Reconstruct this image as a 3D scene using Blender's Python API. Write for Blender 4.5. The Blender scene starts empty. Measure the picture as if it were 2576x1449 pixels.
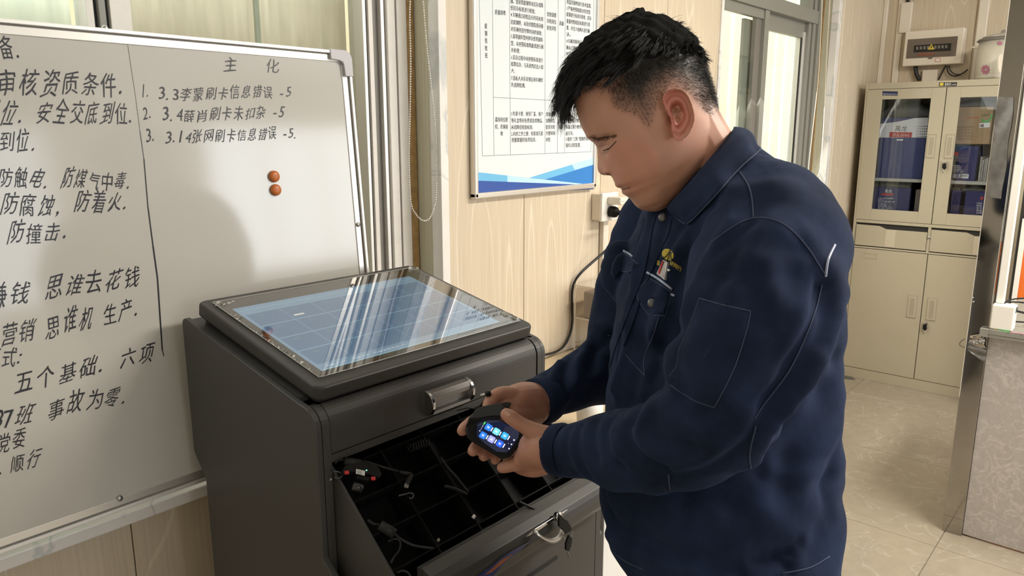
import bpy, bmesh, math, random
import numpy as np
from mathutils import Vector, Matrix, Euler
from mathutils.bvhtree import BVHTree

random.seed(7); np.random.seed(7)
SC = bpy.context.scene
COL = SC.collection

# ------------------------------------------------------------------ camera
FPX = 1886.07
YAW, PITCH = 0.7200537, -0.2051675
CF = np.array([math.cos(YAW)*math.cos(PITCH), math.sin(YAW)*math.cos(PITCH), math.sin(PITCH)])
CR = np.array([math.sin(YAW), -math.cos(YAW), 0.0])
CU = np.cross(CR, CF)
CAM = np.array([0.0, 0.0, 1.52])
cd = bpy.data.cameras.new('camera'); cam = bpy.data.objects.new('camera', cd); COL.objects.link(cam)
cd.sensor_width = 36.0; cd.lens = FPX*36.0/2576; cd.clip_start = 0.02; cd.clip_end = 200
cam.matrix_world = Matrix(((CR[0], CU[0], -CF[0], CAM[0]), (CR[1], CU[1], -CF[1], CAM[1]), (CR[2], CU[2], -CF[2], CAM[2]), (0, 0, 0, 1)))
SC.camera = cam

# ------------------------------------------------------------------ world, light, exposure
wd = bpy.data.worlds.new('world'); SC.world = wd; wd.use_nodes = True
bg = wd.node_tree.nodes['Background']; bg.inputs[0].default_value = (0.86, 0.93, 1.0, 1); bg.inputs[1].default_value = 2.6
SC.view_settings.view_transform = 'Standard'; SC.view_settings.look = 'None'
SC.view_settings.gamma = 1.0; SC.view_settings.use_curve_mapping = False
SC.view_settings.exposure = 0.22

def light(name, kind, loc, target, energy, color, sx=1.0, sy=1.0):
    l = bpy.data.lights.new(name, kind); l.energy = energy; l.color = color
    if kind == 'AREA':
        l.shape = 'RECTANGLE'; l.size = sx; l.size_y = sy
    o = bpy.data.objects.new(name, l); COL.objects.link(o); o.location = loc
    d = Vector(target)-Vector(loc); o.rotation_euler = d.to_track_quat('-Z', 'Y').to_euler()
    return o
# daylight entering by the openings of the wall opposite the poster wall, and by the two windows in view
light('daylight_far_window', 'AREA', (4.1, -3.30, 1.65), (3.6, 0, 1.2), 32, (0.93, 0.97, 1.0), 1.8, 1.3)
light('daylight_near_window', 'AREA', (1.1, -3.30, 1.65), (1.2, 0, 1.2), 12, (0.93, 0.97, 1.0), 1.8, 1.3)
light('daylight_left_window', 'AREA', (0.35, 1.585, 1.98), (0.6, 0, 1.1), 7, (0.97, 1.0, 0.95), 1.7, 0.5)
light('daylight_right_window', 'AREA', (3.7, 1.58, 1.7), (3.3, 0, 1.0), 14, (1.0, 0.96, 0.86), 1.15, 1.2)
light('ceiling_tube_glow', 'AREA', (2.6, -0.6, 2.70), (2.6, -0.6, 0), 92, (1.0, 0.93, 0.82), 1.6, 0.35)
sun = light('sun', 'SUN', (4, 10, 8), (3.5, 4, 0), 1.9, (1.0, 0.93, 0.8)); sun.data.angle = 0.05
sun.rotation_euler = Vector((0.15, 0.7, -0.9)).to_track_quat('-Z', 'Y').to_euler()

# ------------------------------------------------------------------ helpers
def ray(x, y):
    d = CR*(x-1288.0) - CU*(y-724.5) + CF*FPX
    return d/np.linalg.norm(d)
def onp(x, y, ax, val):
    d = ray(x, y); return CAM + d*((val-CAM[ax])/d[ax])
def at(x, y, d):
    return CAM + (CR*(x-1288.0) - CU*(y-724.5) + CF*FPX)*(d/FPX)
def topx(P):
    v = np.asarray(P, float)-CAM
    c = v@CF
    return 1288+FPX*(v@CR)/c, 724.5-FPX*(v@CU)/c, c
class Plane:
    def __init__(s, o, ux, uy):
        s.o = np.array(o, float); s.ux = np.array(ux, float)/np.linalg.norm(ux)
        uy = np.array(uy, float); uy = uy-s.ux*(uy@s.ux); s.uy = uy/np.linalg.norm(uy); s.n = np.cross(s.ux, s.uy)
    def px(s, x, y):
        d = ray(x, y); t = ((s.o-CAM)@s.n)/(d@s.n); p = CAM+d*t-s.o
        return p@s.ux, p@s.uy
    def pt(s, u, v, w=0.0):
        return s.o+s.ux*u+s.uy*v+s.n*w

WPOS = {}
def wpos(o): return WPOS.get(o.name, np.zeros(3))
def place(o, parent, c):
    if parent is not None:
        o.parent = parent; o.location = Vector(c-wpos(parent))
    else:
        o.location = Vector(c)
    WPOS[o.name] = np.array(c, float)
def meta(o, label=None, cat=None, group=None, kind=None):
    for k, v in (('label', label), ('category', cat), ('group', group), ('kind', kind)):
        if v: o[k] = v
    return o
def mesh(name, V, F, mat, parent=None, smooth=False, label=None, cat=None, group=None, kind=None, origin=None):
    V = np.asarray(V, float).reshape(-1, 3)
    c = (V.min(0)+V.max(0))/2 if origin is None else np.array(origin, float)
    me = bpy.data.meshes.new(name)
    me.from_pydata((V-c).tolist(), [], [tuple(int(i) for i in f) for f in F]); me.update()
    if smooth: me.polygons.foreach_set('use_smooth', [True]*len(me.polygons))
    if mat:
        for m in (mat if isinstance(mat, (list, tuple)) else [mat]): me.materials.append(m)
    o = bpy.data.objects.new(name, me); COL.objects.link(o); place(o, parent, c)
    return meta(o, label, cat, group, kind)
def empty(name, loc, label=None, cat=None, group=None, kind=None):
    o = bpy.data.objects.new(name, None); COL.objects.link(o); o.empty_display_size = 0.05
    place(o, None, np.array(loc, float)); return meta(o, label, cat, group, kind)
def frombm(name, bm, mat, parent=None, **k):
    bmesh.ops.recalc_face_normals(bm, faces=bm.faces)
    V = [tuple(v.co) for v in bm.verts]; bm.verts.index_update()
    F = [[v.index for v in f.verts] for f in bm.faces]; bm.free()
    return mesh(name, V, F, mat, parent, **k)
def bm_bevel(bm, r, seg=2, ang=30):
    bmesh.ops.recalc_face_normals(bm, faces=bm.faces)
    es = [e for e in bm.edges if len(e.link_faces) == 2 and e.calc_face_angle(0) > math.radians(ang)]
    bmesh.ops.bevel(bm, geom=es, offset=r, segments=seg, affect='EDGES', profile=0.5, clamp_overlap=True)
def box(name, x0, x1, y0, y1, z0, z1, mat, parent=None, bev=0.0, seg=2, **k):
    x0, x1 = sorted((x0, x1)); y0, y1 = sorted((y0, y1)); z0, z1 = sorted((z0, z1))
    V = [(x, y, z) for x in (x0, x1) for y in (y0, y1) for z in (z0, z1)]
    F = [(0, 1, 3, 2), (4, 6, 7, 5), (0, 4, 5, 1), (2, 3, 7, 6), (0, 2, 6, 4), (1, 5, 7, 3)]
    if bev <= 0: return mesh(name, V, F, mat, parent, **k)
    bm = bmesh.new(); vs = [bm.verts.new(v) for v in V]
    for f in F: bm.faces.new([vs[i] for i in f])
    bm_bevel(bm, bev, seg); return frombm(name, bm, mat, parent, **k)
def prism(name, poly, ax, a0, a1, mat, parent=None, bev=0.0, seg=2, **k):
    """poly = 2D points in the two other axes, extruded along axis ax"""
    o = [i for i in range(3) if i != ax]
    bm = bmesh.new(); rings = []
    for a in (a0, a1):
        r = []
        for p in poly:
            v = [0, 0, 0]; v[ax] = a; v[o[0]] = p[0]; v[o[1]] = p[1]; r.append(bm.verts.new(v))
        rings.append(r)
    n = len(poly); bm.faces.new(rings[0]); bm.faces.new(rings[1][::-1])
    for i in range(n):
        j = (i+1) % n; bm.faces.new((rings[0][i], rings[0][j], rings[1][j], rings[1][i]))
    if bev > 0: bm_bevel(bm, bev, seg)
    return frombm(name, bm, mat, parent, **k)
def slab(name, pts, thick_vec, mat, parent=None, bev=0.0, seg=2, **k):
    """3D polygon extruded by a vector"""
    bm = bmesh.new(); t = np.array(thick_vec, float)
    a = [bm.verts.new(np.array(p, float)) for p in pts]; b = [bm.verts.new(np.array(p, float)+t) for p in pts]
    n = len(pts); bm.faces.new(a); bm.faces.new(b[::-1])
    for i in range(n):
        j = (i+1) % n; bm.faces.new((a[i], a[j], b[j], b[i]))
    if bev > 0: bm_bevel(bm, bev, seg)
    return frombm(name, bm, mat, parent, **k)
def catmull(P, n):
    P = np.asarray(P, float); Q = np.vstack([2*P[0]-P[1], P, 2*P[-1]-P[-2]]); out = []
    for i in range(1, len(Q)-2):
        for k in range(n):
            t = k/n; a, b, c, d = Q[i-1], Q[i], Q[i+1], Q[i+2]
            out.append(0.5*((2*b)+(c-a)*t+(2*a-5*b+4*c-d)*t*t+(-a+3*b-3*c+d)*t**3))
    out.append(P[-1]); return np.array(out)
def tubevf(P, R, n=8, sub=4, flat=1.0, up=None):
    P = np.asarray(P, float); R = np.ones(len(P))*R if np.isscalar(R) else np.asarray(R, float)
    if sub > 1:
        PR = catmull(np.hstack([P, R[:, None]]), sub); P = PR[:, :3]; R = np.abs(PR[:, 3])
    T = np.gradient(P, axis=0); T /= np.linalg.norm(T, axis=1)[:, None]+1e-12
    u = np.array(up, float) if up is not None else (np.array([0, 0, 1.0]) if abs(T[0][2]) < .9 else np.array([1.0, 0, 0]))
    V = []; m = len(P)
    for i in range(m):
        u = u-T[i]*(u@T[i]); u /= np.linalg.norm(u)+1e-12; w = np.cross(T[i], u)
        for k in range(n):
            a = 2*math.pi*k/n; V.append(P[i]+R[i]*(math.cos(a)*u*flat+math.sin(a)*w))
    F = []
    for i in range(m-1):
        for k in range(n):
            k2 = (k+1) % n; F.append((i*n+k, i*n+k2, (i+1)*n+k2, (i+1)*n+k))
    F.append(tuple(range(n))[::-1]); F.append(tuple((m-1)*n+k for k in range(n)))
    return np.array(V), F
def tube(name, P, R, mat, parent=None, n=8, sub=4, flat=1.0, up=None, **k):
    V, F = tubevf(P, R, n, sub, flat, up); k.setdefault('smooth', True)
    return mesh(name, V, F, mat, parent, **k)
def joinvf(L):
    V = []; F = []; o = 0
    for v, f in L:
        V.append(np.asarray(v)); F += [tuple(i+o for i in q) for q in f]; o += len(v)
    return np.vstack(V), F
def boxvf(x0, x1, y0, y1, z0, z1):
    return (np.array([(x, y, z) for x in (x0, x1) for y in (y0, y1) for z in (z0, z1)], float),
            [(0, 1, 3, 2), (4, 6, 7, 5), (0, 4, 5, 1), (2, 3, 7, 6), (0, 2, 6, 4), (1, 5, 7, 3)])
def lathevf(prof, c, axis=(0, 0, 1), n=24):
    """prof: list of (r, h)"""
    ax = np.array(axis, float); ax /= np.linalg.norm(ax)
    u = np.cross(ax, [1, 0, 0]) if abs(ax[0]) < .9 else np.cross(ax, [0, 1, 0]); u /= np.linalg.norm(u); w = np.cross(ax, u)
    V = []; c = np.array(c, float)
    for r, h in prof:
        for k in range(n):
            a = 2*math.pi*k/n; V.append(c+ax*h+r*(math.cos(a)*u+math.sin(a)*w))
    F = []
    for i in range(len(prof)-1):
        for k in range(n):
            k2 = (k+1) % n; F.append((i*n+k, i*n+k2, (i+1)*n+k2, (i+1)*n+k))
    F.append(tuple(range(n))[::-1]); F.append(tuple((len(prof)-1)*n+k for k in range(n)))
    return np.array(V), F
def lathe(name, prof, c, axis, mat, parent=None, n=24, **k):
    V, F = lathevf(prof, c, axis, n); k.setdefault('smooth', True)
    return mesh(name, V, F, mat, parent, **k)
def evalmesh(o):
    dg = bpy.context.evaluated_depsgraph_get(); dg.update(); e = o.evaluated_get(dg); m = bpy.data.meshes.new_from_object(e); return m
GL = {}
def glyphs(s, thin=0.0, res=2):
    """flat text mesh, char size 1: returns verts (n,2), faces, advance width"""
    key = (s, thin, res)
    if key in GL: return GL[key]
    c = bpy.data.curves.new('t', 'FONT'); c.body = s; c.resolution_u = res; c.offset = thin; c.fill_mode = 'FRONT'
    o = bpy.data.objects.new('t', c); COL.objects.link(o); m = evalmesh(o)
    V = np.array([v.co[:2] for v in m.vertices]).reshape(-1, 2); F = [tuple(p.vertices) for p in m.polygons]
    COL.objects.unlink(o); bpy.data.objects.remove(o); bpy.data.curves.remove(c); bpy.data.meshes.remove(m)
    GL[key] = (V, F); return GL[key]
def text_on(pl, s, p0, p1, h, thin=0.0, lift=0.0006, res=2, fit=True):
    """line of text from pixel p0 (baseline left) to p1 (baseline right) on plane pl; h = glyph height in m"""
    V, F = glyphs(s, thin, res)
    if len(V) == 0: return None
    a = np.array(pl.px(*p0)); b = np.array(pl.px(*p1)); L = np.linalg.norm(b-a); e = (b-a)/L; q = np.array([-e[1], e[0]])
    x0, x1 = V[:, 0].min(), V[:, 0].max(); sx = L/(x1-x0) if fit else h
    W = np.array([pl.pt(*(a+e*(v[0]-x0)*sx+q*v[1]*h), lift) for v in V]); return W, F
def hand_on(pl, s, p0, p1, h, lift=0.0006, jit=0.06):
    """hand-written looking line: every character gets its own slant, size and turn"""
    a = np.array(pl.px(*p0)); b = np.array(pl.px(*p1)); n = len(s); out = []
    wts = [1.0 if ord(c) > 255 else 0.55 for c in s]; tot = sum(wts); acc = 0
    e = (b-a)/np.linalg.norm(b-a); L = np.linalg.norm(b-a); q = np.array([-e[1], e[0]])
    for c, w in zip(s, wts):
        cw = L*w/tot; x = acc; acc += cw
        if c == ' ': continue
        V, F = glyphs(c, 0.0, 2)
        if len(V) == 0: continue
        hh = h*random.uniform(.88, 1.12)*(1 if ord(c) > 255 else 1.15); r = .05+random.uniform(-jit, jit); sh = .30+random.uniform(-.08, .08)
        gw = V[:, 0].max()-V[:, 0].min(); sx = min(cw*.80/max(gw, .35), hh*1.1)
        X = (V[:, 0]-V[:, 0].min())*sx; Y = V[:, 1]*hh+random.uniform(-.06, .06)*h
        # pen-stroke unsteadiness
        Y2 = Y+.03*h*np.sin(X/h*5+x*60)+X*r; X2 = X+Y*sh+.03*h*np.sin(Y/h*6+x*90)
        out.append((np.array([pl.pt(*(a+e*(x+xx)+q*yy), lift) for xx, yy in zip(X2, Y2)]), F))
    return out

# ------------------------------------------------------------------ materials
def newmat(name):
    m = bpy.data.materials.new(name); m.use_nodes = True
    return m, m.node_tree, m.node_tree.nodes['Principled BSDF']
def mat(name, col, rough=.5, metal=0.0, noise=0.0, nscale=40, bump=0.0, bscale=200, emit=None, estr=0, spec=.5, sheen=0, coat=0, alpha=1, trans=0, var2=None):
    m, t, b = newmat(name); N = t.nodes; Lk = t.links
    b.inputs['Base Color'].default_value = (*col, 1); b.inputs['Roughness'].default_value = rough; b.inputs['Metallic'].default_value = metal
    b.inputs['Specular IOR Level'].default_value = spec
    if sheen: b.inputs['Sheen Weight'].default_value = sheen; b.inputs['Sheen Roughness'].default_value = .45
    if coat: b.inputs['Coat Weight'].default_value = coat; b.inputs['Coat Roughness'].default_value = .08
    if trans: b.inputs['Transmission Weight'].default_value = trans
    if alpha < 1: b.inputs['Alpha'].default_value = alpha
    if emit: b.inputs['Emission Color'].default_value = (*emit, 1); b.inputs['Emission Strength'].default_value = estr
    g = N.new('ShaderNodeNewGeometry')
    if noise:
        n = N.new('ShaderNodeTexNoise'); n.inputs['Scale'].default_value = nscale; n.inputs['Detail'].default_value = 5
        Lk.new(g.outputs['Position'], n.inputs['Vector'])
        r = N.new('ShaderNodeMix'); r.data_type = 'RGBA'
        c2 = var2 if var2 else tuple(c*(1-noise) for c in col)
        r.inputs['A'].default_value = (*c2, 1); r.inputs['B'].default_value = (*[min(1, c*(1+noise*.5)) for c in col], 1)
        Lk.new(n.outputs['Fac'], r.inputs['Factor']); Lk.new(r.outputs['Result'], b.inputs['Base Color'])
    if bump:
        n = N.new('ShaderNodeTexNoise'); n.inputs['Scale'].default_value = bscale; n.inputs['Detail'].default_value = 3
        Lk.new(g.outputs['Position'], n.inputs['Vector'])
        bp = N.new('ShaderNodeBump'); bp.inputs['Strength'].default_value = bump; bp.inputs['Distance'].default_value = .001
        Lk.new(n.outputs['Fac'], bp.inputs['Height']); Lk.new(bp.outputs['Normal'], b.inputs['Normal'])
    return m
def ramp(t, stops):
    r = t.nodes.new('ShaderNodeValToRGB'); e = r.color_ramp.elements
    while len(e) > 1: e.remove(e[-1])
    e[0].position = stops[0][0]; e[0].color = (*stops[0][1], 1)
    for p, c in stops[1:]:
        x = e.new(p); x.color = (*c, 1)
    return r
def woodmat(name, base, dark, light_, sc=(5.0, 5.0, .55)):
    m, t, b = newmat(name); N = t.nodes; L = t.links
    g = N.new('ShaderNodeNewGeometry'); mp = N.new('ShaderNodeMapping'); mp.inputs['Scale'].default_value = sc
    oi = N.new('ShaderNodeObjectInfo'); ad = N.new('ShaderNodeVectorMath'); ad.operation = 'ADD'
    cm = N.new('ShaderNodeCombineXYZ'); L.new(oi.outputs['Random'], cm.inputs[0]); L.new(oi.outputs['Random'], cm.inputs[2])
    sc2 = N.new('ShaderNodeVectorMath'); sc2.operation = 'SCALE'; sc2.inputs['Scale'].default_value = 7
    L.new(cm.outputs[0], sc2.inputs[0]); L.new(g.outputs['Position'], ad.inputs[0]); L.new(sc2.outputs[0], ad.inputs[1])
    L.new(ad.outputs[0], mp.inputs['Vector'])
    n1 = N.new('ShaderNodeTexNoise'); n1.inputs['Scale'].default_value = 1.0; n1.inputs['Detail'].default_value = 1.2; n1.inputs['Roughness'].default_value = .35
    L.new(mp.outputs[0], n1.inputs['Vector'])
    mu = N.new('ShaderNodeMath'); mu.operation = 'MULTIPLY'; mu.inputs[1].default_value = 13; L.new(n1.outputs['Fac'], mu.inputs[0])
    fr = N.new('ShaderNodeMath'); fr.operation = 'FRACT'; L.new(mu.outputs[0], fr.inputs[0])
    r = ramp(t, [(0, light_), (.03, light_), (.08, base), (.75, tuple((a+c)/2 for a, c in zip(base, dark))), (.97, base), (1, light_)]); L.new(fr.outputs[0], r.inputs[0])
    mp2 = N.new('ShaderNodeMapping'); mp2.inputs['Scale'].default_value = (160, 160, 4); L.new(g.outputs['Position'], mp2.inputs['Vector'])
    n2 = N.new('ShaderNodeTexNoise'); n2.inputs['Scale'].default_value = 1; n2.inputs['Detail'].default_value = 3; L.new(mp2.outputs[0], n2.inputs['Vector'])
    mx = N.new('ShaderNodeMix'); mx.data_type = 'RGBA'; mx.blend_type = 'MULTIPLY'; mx.inputs['Factor'].default_value = .35
    r2 = ramp(t, [(.3, (.72, .68, .62)), (.6, (1, 1, 1))]); L.new(n2.outputs['Fac'], r2.inputs[0])
    L.new(r.outputs[0], mx.inputs['A']); L.new(r2.outputs[0], mx.inputs['B']); L.new(mx.outputs['Result'], b.inputs['Base Color'])
    b.inputs['Roughness'].default_value = .42; b.inputs['Specular IOR Level'].default_value = .35
    return m
def marblemat(name, base, vein, sc=2.0, rough=.25, thr=(.47, .5, .53)):
    m, t, b = newmat(name); N = t.nodes; L = t.links
    g = N.new('ShaderNodeNewGeometry'); n = N.new('ShaderNodeTexNoise'); n.inputs['Scale'].default_value = sc; n.inputs['Detail'].default_value = 6; n.inputs['Distortion'].default_value = 1.2
    L.new(g.outputs['Position'], n.inputs['Vector'])
    r = ramp(t, [(0, base), (thr[0], base), (thr[1], vein), (thr[2], base), (1, base)]); L.new(n.outputs['Fac'], r.inputs[0])
    n2 = N.new('ShaderNodeTexNoise'); n2.inputs['Scale'].default_value = sc*4; n2.inputs['Detail'].default_value = 6; L.new(g.outputs['Position'], n2.inputs['Vector'])
    mx = N.new('ShaderNodeMix'); mx.data_type = 'RGBA'; mx.blend_type = 'MULTIPLY'; mx.inputs['Factor'].default_value = .5
    r2 = ramp(t, [(.3, (.82, .8, .78)), (.65, (1, 1, 1))]); L.new(n2.outputs['Fac'], r2.inputs[0])
    L.new(r.outputs[0], mx.inputs['A']); L.new(r2.outputs[0], mx.inputs['B']); L.new(mx.outputs['Result'], b.inputs['Base Color'])
    b.inputs['Roughness'].default_value = rough
    return m
def glassmat(name, tint=(1, 1, 1), refl=.12, rough=0.0, clear=.85):
    """thin glass or film: mostly transparent with a fresnel-weighted gloss"""
    m, t, b = newmat(name); N = t.nodes; L = t.links; N.remove(b)
    tr = N.new('ShaderNodeBsdfTransparent'); tr.inputs[0].default_value = (*[c*clear for c in tint], 1)
    gl = N.new('ShaderNodeBsdfGlossy'); gl.inputs['Roughness'].default_value = rough
    f = N.new('ShaderNodeFresnel'); f.inputs[0].default_value = 1.5
    mu = N.new('ShaderNodeMath'); mu.operation = 'MULTIPLY'; mu.inputs[1].default_value = refl/.04*1.1; mu.use_clamp = True
    mx = N.new('ShaderNodeMixShader'); g = N.new('ShaderNodeNewGeometry'); inv = N.new('ShaderNodeMath'); inv.operation = 'SUBTRACT'; inv.inputs[0].default_value = 1; L.new(g.outputs['Backfacing'], inv.inputs[1])
    m2 = N.new('ShaderNodeMath'); m2.operation = 'MULTIPLY'; L.new(f.outputs[0], mu.inputs[0]); L.new(mu.outputs[0], m2.inputs[0]); L.new(inv.outputs[0], m2.inputs[1]); L.new(m2.outputs[0], mx.inputs[0])
    L.new(tr.outputs[0], mx.inputs[1]); L.new(gl.outputs[0], mx.inputs[2]); L.new(mx.outputs[0], N['Material Output'].inputs[0])
    return m
def backlit(name, col, tcol):
    m, t, b = newmat(name); N = t.nodes; L = t.links; b.inputs['Base Color'].default_value = (*col, 1); b.inputs['Roughness'].default_value = .9
    tr = N.new('ShaderNodeBsdfTranslucent'); g = N.new('ShaderNodeNewGeometry'); mp = N.new('ShaderNodeMapping'); mp.inputs['Scale'].default_value = (60, 60, 6)
    n = N.new('ShaderNodeTexNoise'); n.inputs['Scale'].default_value = 1; n.inputs['Detail'].default_value = 4; L.new(g.outputs['Position'], mp.inputs[0]); L.new(mp.outputs[0], n.inputs['Vector'])
    r = ramp(t, [(.3, tuple(c*.75 for c in tcol)), (.7, tcol)]); L.new(n.outputs['Fac'], r.inputs[0]); L.new(r.outputs[0], tr.inputs[0])
    ad = N.new('ShaderNodeAddShader'); L.new(b.outputs[0], ad.inputs[0]); L.new(tr.outputs[0], ad.inputs[1]); L.new(ad.outputs[0], N['Material Output'].inputs[0]); return m
M = {}
M['wood'] = woodmat('wall_wood', (.66, .56, .43), (.64, .54, .41), (.74, .655, .52))
M['wood_reveal'] = woodmat('reveal_wood', (.56, .53, .40), (.50, .46, .34), (.74, .71, .56), (30, 30, .3))
M['marble_trim'] = marblemat('marble_trim', (.84, .81, .78), (.60, .62, .62), 2.2, .25, (.48, .5, .52))
M['floor'] = marblemat('floor_tile', (.33, .285, .22), (.40, .355, .29), 4.5, .16, (.485, .5, .515))
M['grout'] = mat('grout', (.20, .17, .13), .8)
M['counter_stone'] = marblemat('counter_stone', (.44, .40, .375), (.54, .50, .47), 16, .4, (.46, .5, .54))
M['ceiling'] = mat('ceiling_paint', (.8, .8, .78), .9)
M['plain'] = mat('plain_wall', (.75, .70, .60), .8)
M['alu_white'] = mat('white_window_frame', (.80, .76, .71), .35, noise=.08, nscale=30)
M['alu_grey'] = mat('grey_window_frame', (.27, .265, .235), .4)
M['alu_dark'] = mat('dark_sash_channel', (.20, .185, .165), .45)
M['rubber'] = mat('black_seal', (.012, .012, .014), .5)
M['rust'] = mat('aged_foam_sealant', (.42, .26, .10), .9, noise=.6, nscale=60, bump=.5)
M['winglass'] = glassmat('window_glass', (.96, 1, .98), .05, 0, .95)
M['glass'] = glassmat('cabinet_glass', (.95, .97, 1), .06, 0.01, .9)
M['mesh'] = backlit('grey_screen_fabric', (.11, .10, .085), (.27, .235, .19))
M['pale'] = backlit('pale_translucent_panel', (.36, .37, .33), (.33, .335, .30))
M['wb'] = mat('whiteboard_enamel', (.56, .545, .51), .10, spec=.6, noise=.05, nscale=3)
M['alu'] = mat('brushed_aluminium', (.74, .71, .67), .3, metal=.75)
M['alu_pale'] = mat('satin_aluminium', (.82, .80, .77), .38, metal=.5)  # paler, less metallic aluminium for board lips and some window posts
M['corner'] = mat('grey_plastic_corner', (.48, .47, .50), .4)
M['ink'] = mat('marker_ink', (.014, .013, .02), .35)
M['orange'] = mat('orange_magnet', (.55, .15, .03), .35, noise=.25, nscale=120)
M['poster'] = mat('poster_paper', (.74, .79, .82), .25, spec=.4)
M['poster_line'] = mat('poster_print', (.03, .03, .035), .5)
M['kiosk'] = mat('charcoal_powder_coat', (.050, .0475, .045), .42, bump=.12, bscale=2500, spec=.45)
M['kiosk_lid'] = mat('graphite_powder_coat', (.034, .032, .030), .45, bump=.12, bscale=2500, spec=.45)
M['tray'] = mat('black_tray', (.003, .003, .003), .6, spec=.2)
M['blackp'] = mat('black_plastic', (.006, .006, .0065), .5, spec=.22)
M['chrome'] = mat('chrome', (.55, .55, .57), .15, metal=1)
M['steel'] = mat('satin_steel', (.40, .39, .38), .3, metal=.9)
M['cable'] = mat('black_cable', (.012, .012, .013), .45)
M['white'] = mat('white_plastic', (.82, .79, .74), .4)
M['cream'] = mat('cream_plastic', (.80, .73, .62), .4)
M['beige'] = mat('beige_cabinet_enamel', (.43, .385, .285), .42, noise=.05, nscale=10)
M['beige_shade'] = mat('beige_recess_shade', (.34, .30, .22), .5)  # darker copy of the cabinet enamel, shade of the pulls put into the colour
M['gap'] = mat('dark_gap', (.02, .018, .016), .8)
M['bluebox'] = mat('blue_carton', (.035, .045, .17), .4)
M['bluebox2'] = mat('navy_carton', (.022, .025, .12), .4)
M['carton'] = mat('brown_carton', (.40, .27, .14), .8, noise=.2, nscale=12)
M['red'] = mat('red_print', (.50, .035, .03), .5)
M['whitep'] = mat('white_print', (.75, .75, .74), .5)
M['bag'] = mat('dark_plastic_bag', (.10, .10, .095), .3, noise=.5, nscale=20, bump=1.0, bscale=30)
M['paper'] = mat('paper_stack', (.42, .39, .34), .8, noise=.4, nscale=60)
M['mirror'] = mat('black_mirror_steel', (.42, .40, .38), .06, metal=1, noise=.2, nscale=6)
M['film'] = mat('cloudy_film', (.22, .21, .20), .25, metal=.4, noise=.6, nscale=25, bump=.8, bscale=30)
M['edge'] = mat('bright_edge_strip', (.85, .82, .76), .25, metal=.5)
M['smoke'] = mat('smoked_window', (.16, .125, .10), .15)
M['yellow'] = mat('yellow_sign', (.65, .52, .06), .5)
M['green'] = mat('green_sticker', (.10, .42, .12), .5)
M['pink'] = mat('pink_print', (.42, .16, .24), .6)
M['orangep'] = mat('orange_panel', (.75, .16, .02), .5)
M['acryl'] = glassmat('clear_acrylic', (1, .98, .95), .10, .02, .93)
M['acryl_edge'] = mat('acrylic_edge', (.85, .78, .68), .2, alpha=.55)
M['greybox'] = mat('grey_card_box', (.24, .20, .17), .7)
M['film_clear'] = glassmat('screen_glass', (1, 1, 1), .10, 0.0, .96)
M['outside'] = mat('outside_corrugated', (.78, .67, .47), .8, noise=.15, nscale=3)
M['concrete'] = mat('outside_ground', (.45, .43, .40), .9)

# ================================================================== ROOM
WY = 1.5; XB = 5.23; HZ = 2.75; X0 = -1.6; Y0 = -3.4
SILL = .80; HEAD = 2.38
w1a, w1b, w2a, w2b = -0.95, 1.411, 3.03, 4.394
def multi(name, boxes, m, **k):
    V, F = joinvf([boxvf(*b) for b in boxes]); return mesh(name, V, F, m, **k)
wl = multi('wall_left', [(X0, w1a, WY+.008, 1.66, 0, HZ), (w1a, w1b, WY+.008, 1.66, 0, SILL-.03), (w1a, w1b, WY+.008, 1.66, HEAD, HZ),
      (w1b+.005, w2a, WY+.008, 1.66, 0, HZ), (w2a, w2b, WY+.008, 1.66, 0, SILL-.03), (w2a, w2b, WY+.008, 1.66, HEAD, HZ), (w2b+.005, XB+.2, WY+.008, 1.66, 0, HZ)], M['wood'], kind='structure')
# planks of the left wall
x = -1.513
while x < XB-.01:
    a, b = x+.0012, min(x+.41, XB)-.0012
    zs = []
    segs = []
    for (s, e) in ((a, b),):
        cuts = [s]+[c for c in (w1a, w1b+.03, w2a, w2b+.03) if s < c < e]+[e]
        for p, q in zip(cuts[:-1], cuts[1:]):
            mid = (p+q)/2
            inwin = (w1a < mid < w1b+.03) or (w2a < mid < w2b+.03)
            if q-p < .012: continue
            if inwin: segs += [(p, q, .08, SILL-.035), (p, q, HEAD, HZ)]
            else: segs += [(p, q, .08, HZ)]
    for p, q, za, zb in segs:
        box('panel', p, q, WY, WY+.0075, za, zb, M['wood'], wl, bev=.0015, seg=1)
    x += .41
box('baseboard_left', X0, XB, WY-.012, WY, 0, .08, M['cream'], kind='structure')
# back wall with its panels
wb_ = multi('wall_back', [(XB+.008, XB+.2, -3.4, WY+.16, 0, HZ)], M['wood'], kind='structure')
y = WY
for k, wdt in enumerate([.098, .405, .405, .405, .405, .405, .405, .405, .405, .405, .405, .405]):
    if y-wdt < Y0: wdt = y-Y0
    if wdt > .02: box('panel', XB, XB+.0075, y-wdt+.0012, y-.0012, .08, HZ, M['wood'], wb_, bev=.0015, seg=1)
    y -= wdt
box('baseboard_back', XB-.012, XB, Y0, WY, 0, .08, M['cream'], kind='structure')
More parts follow.
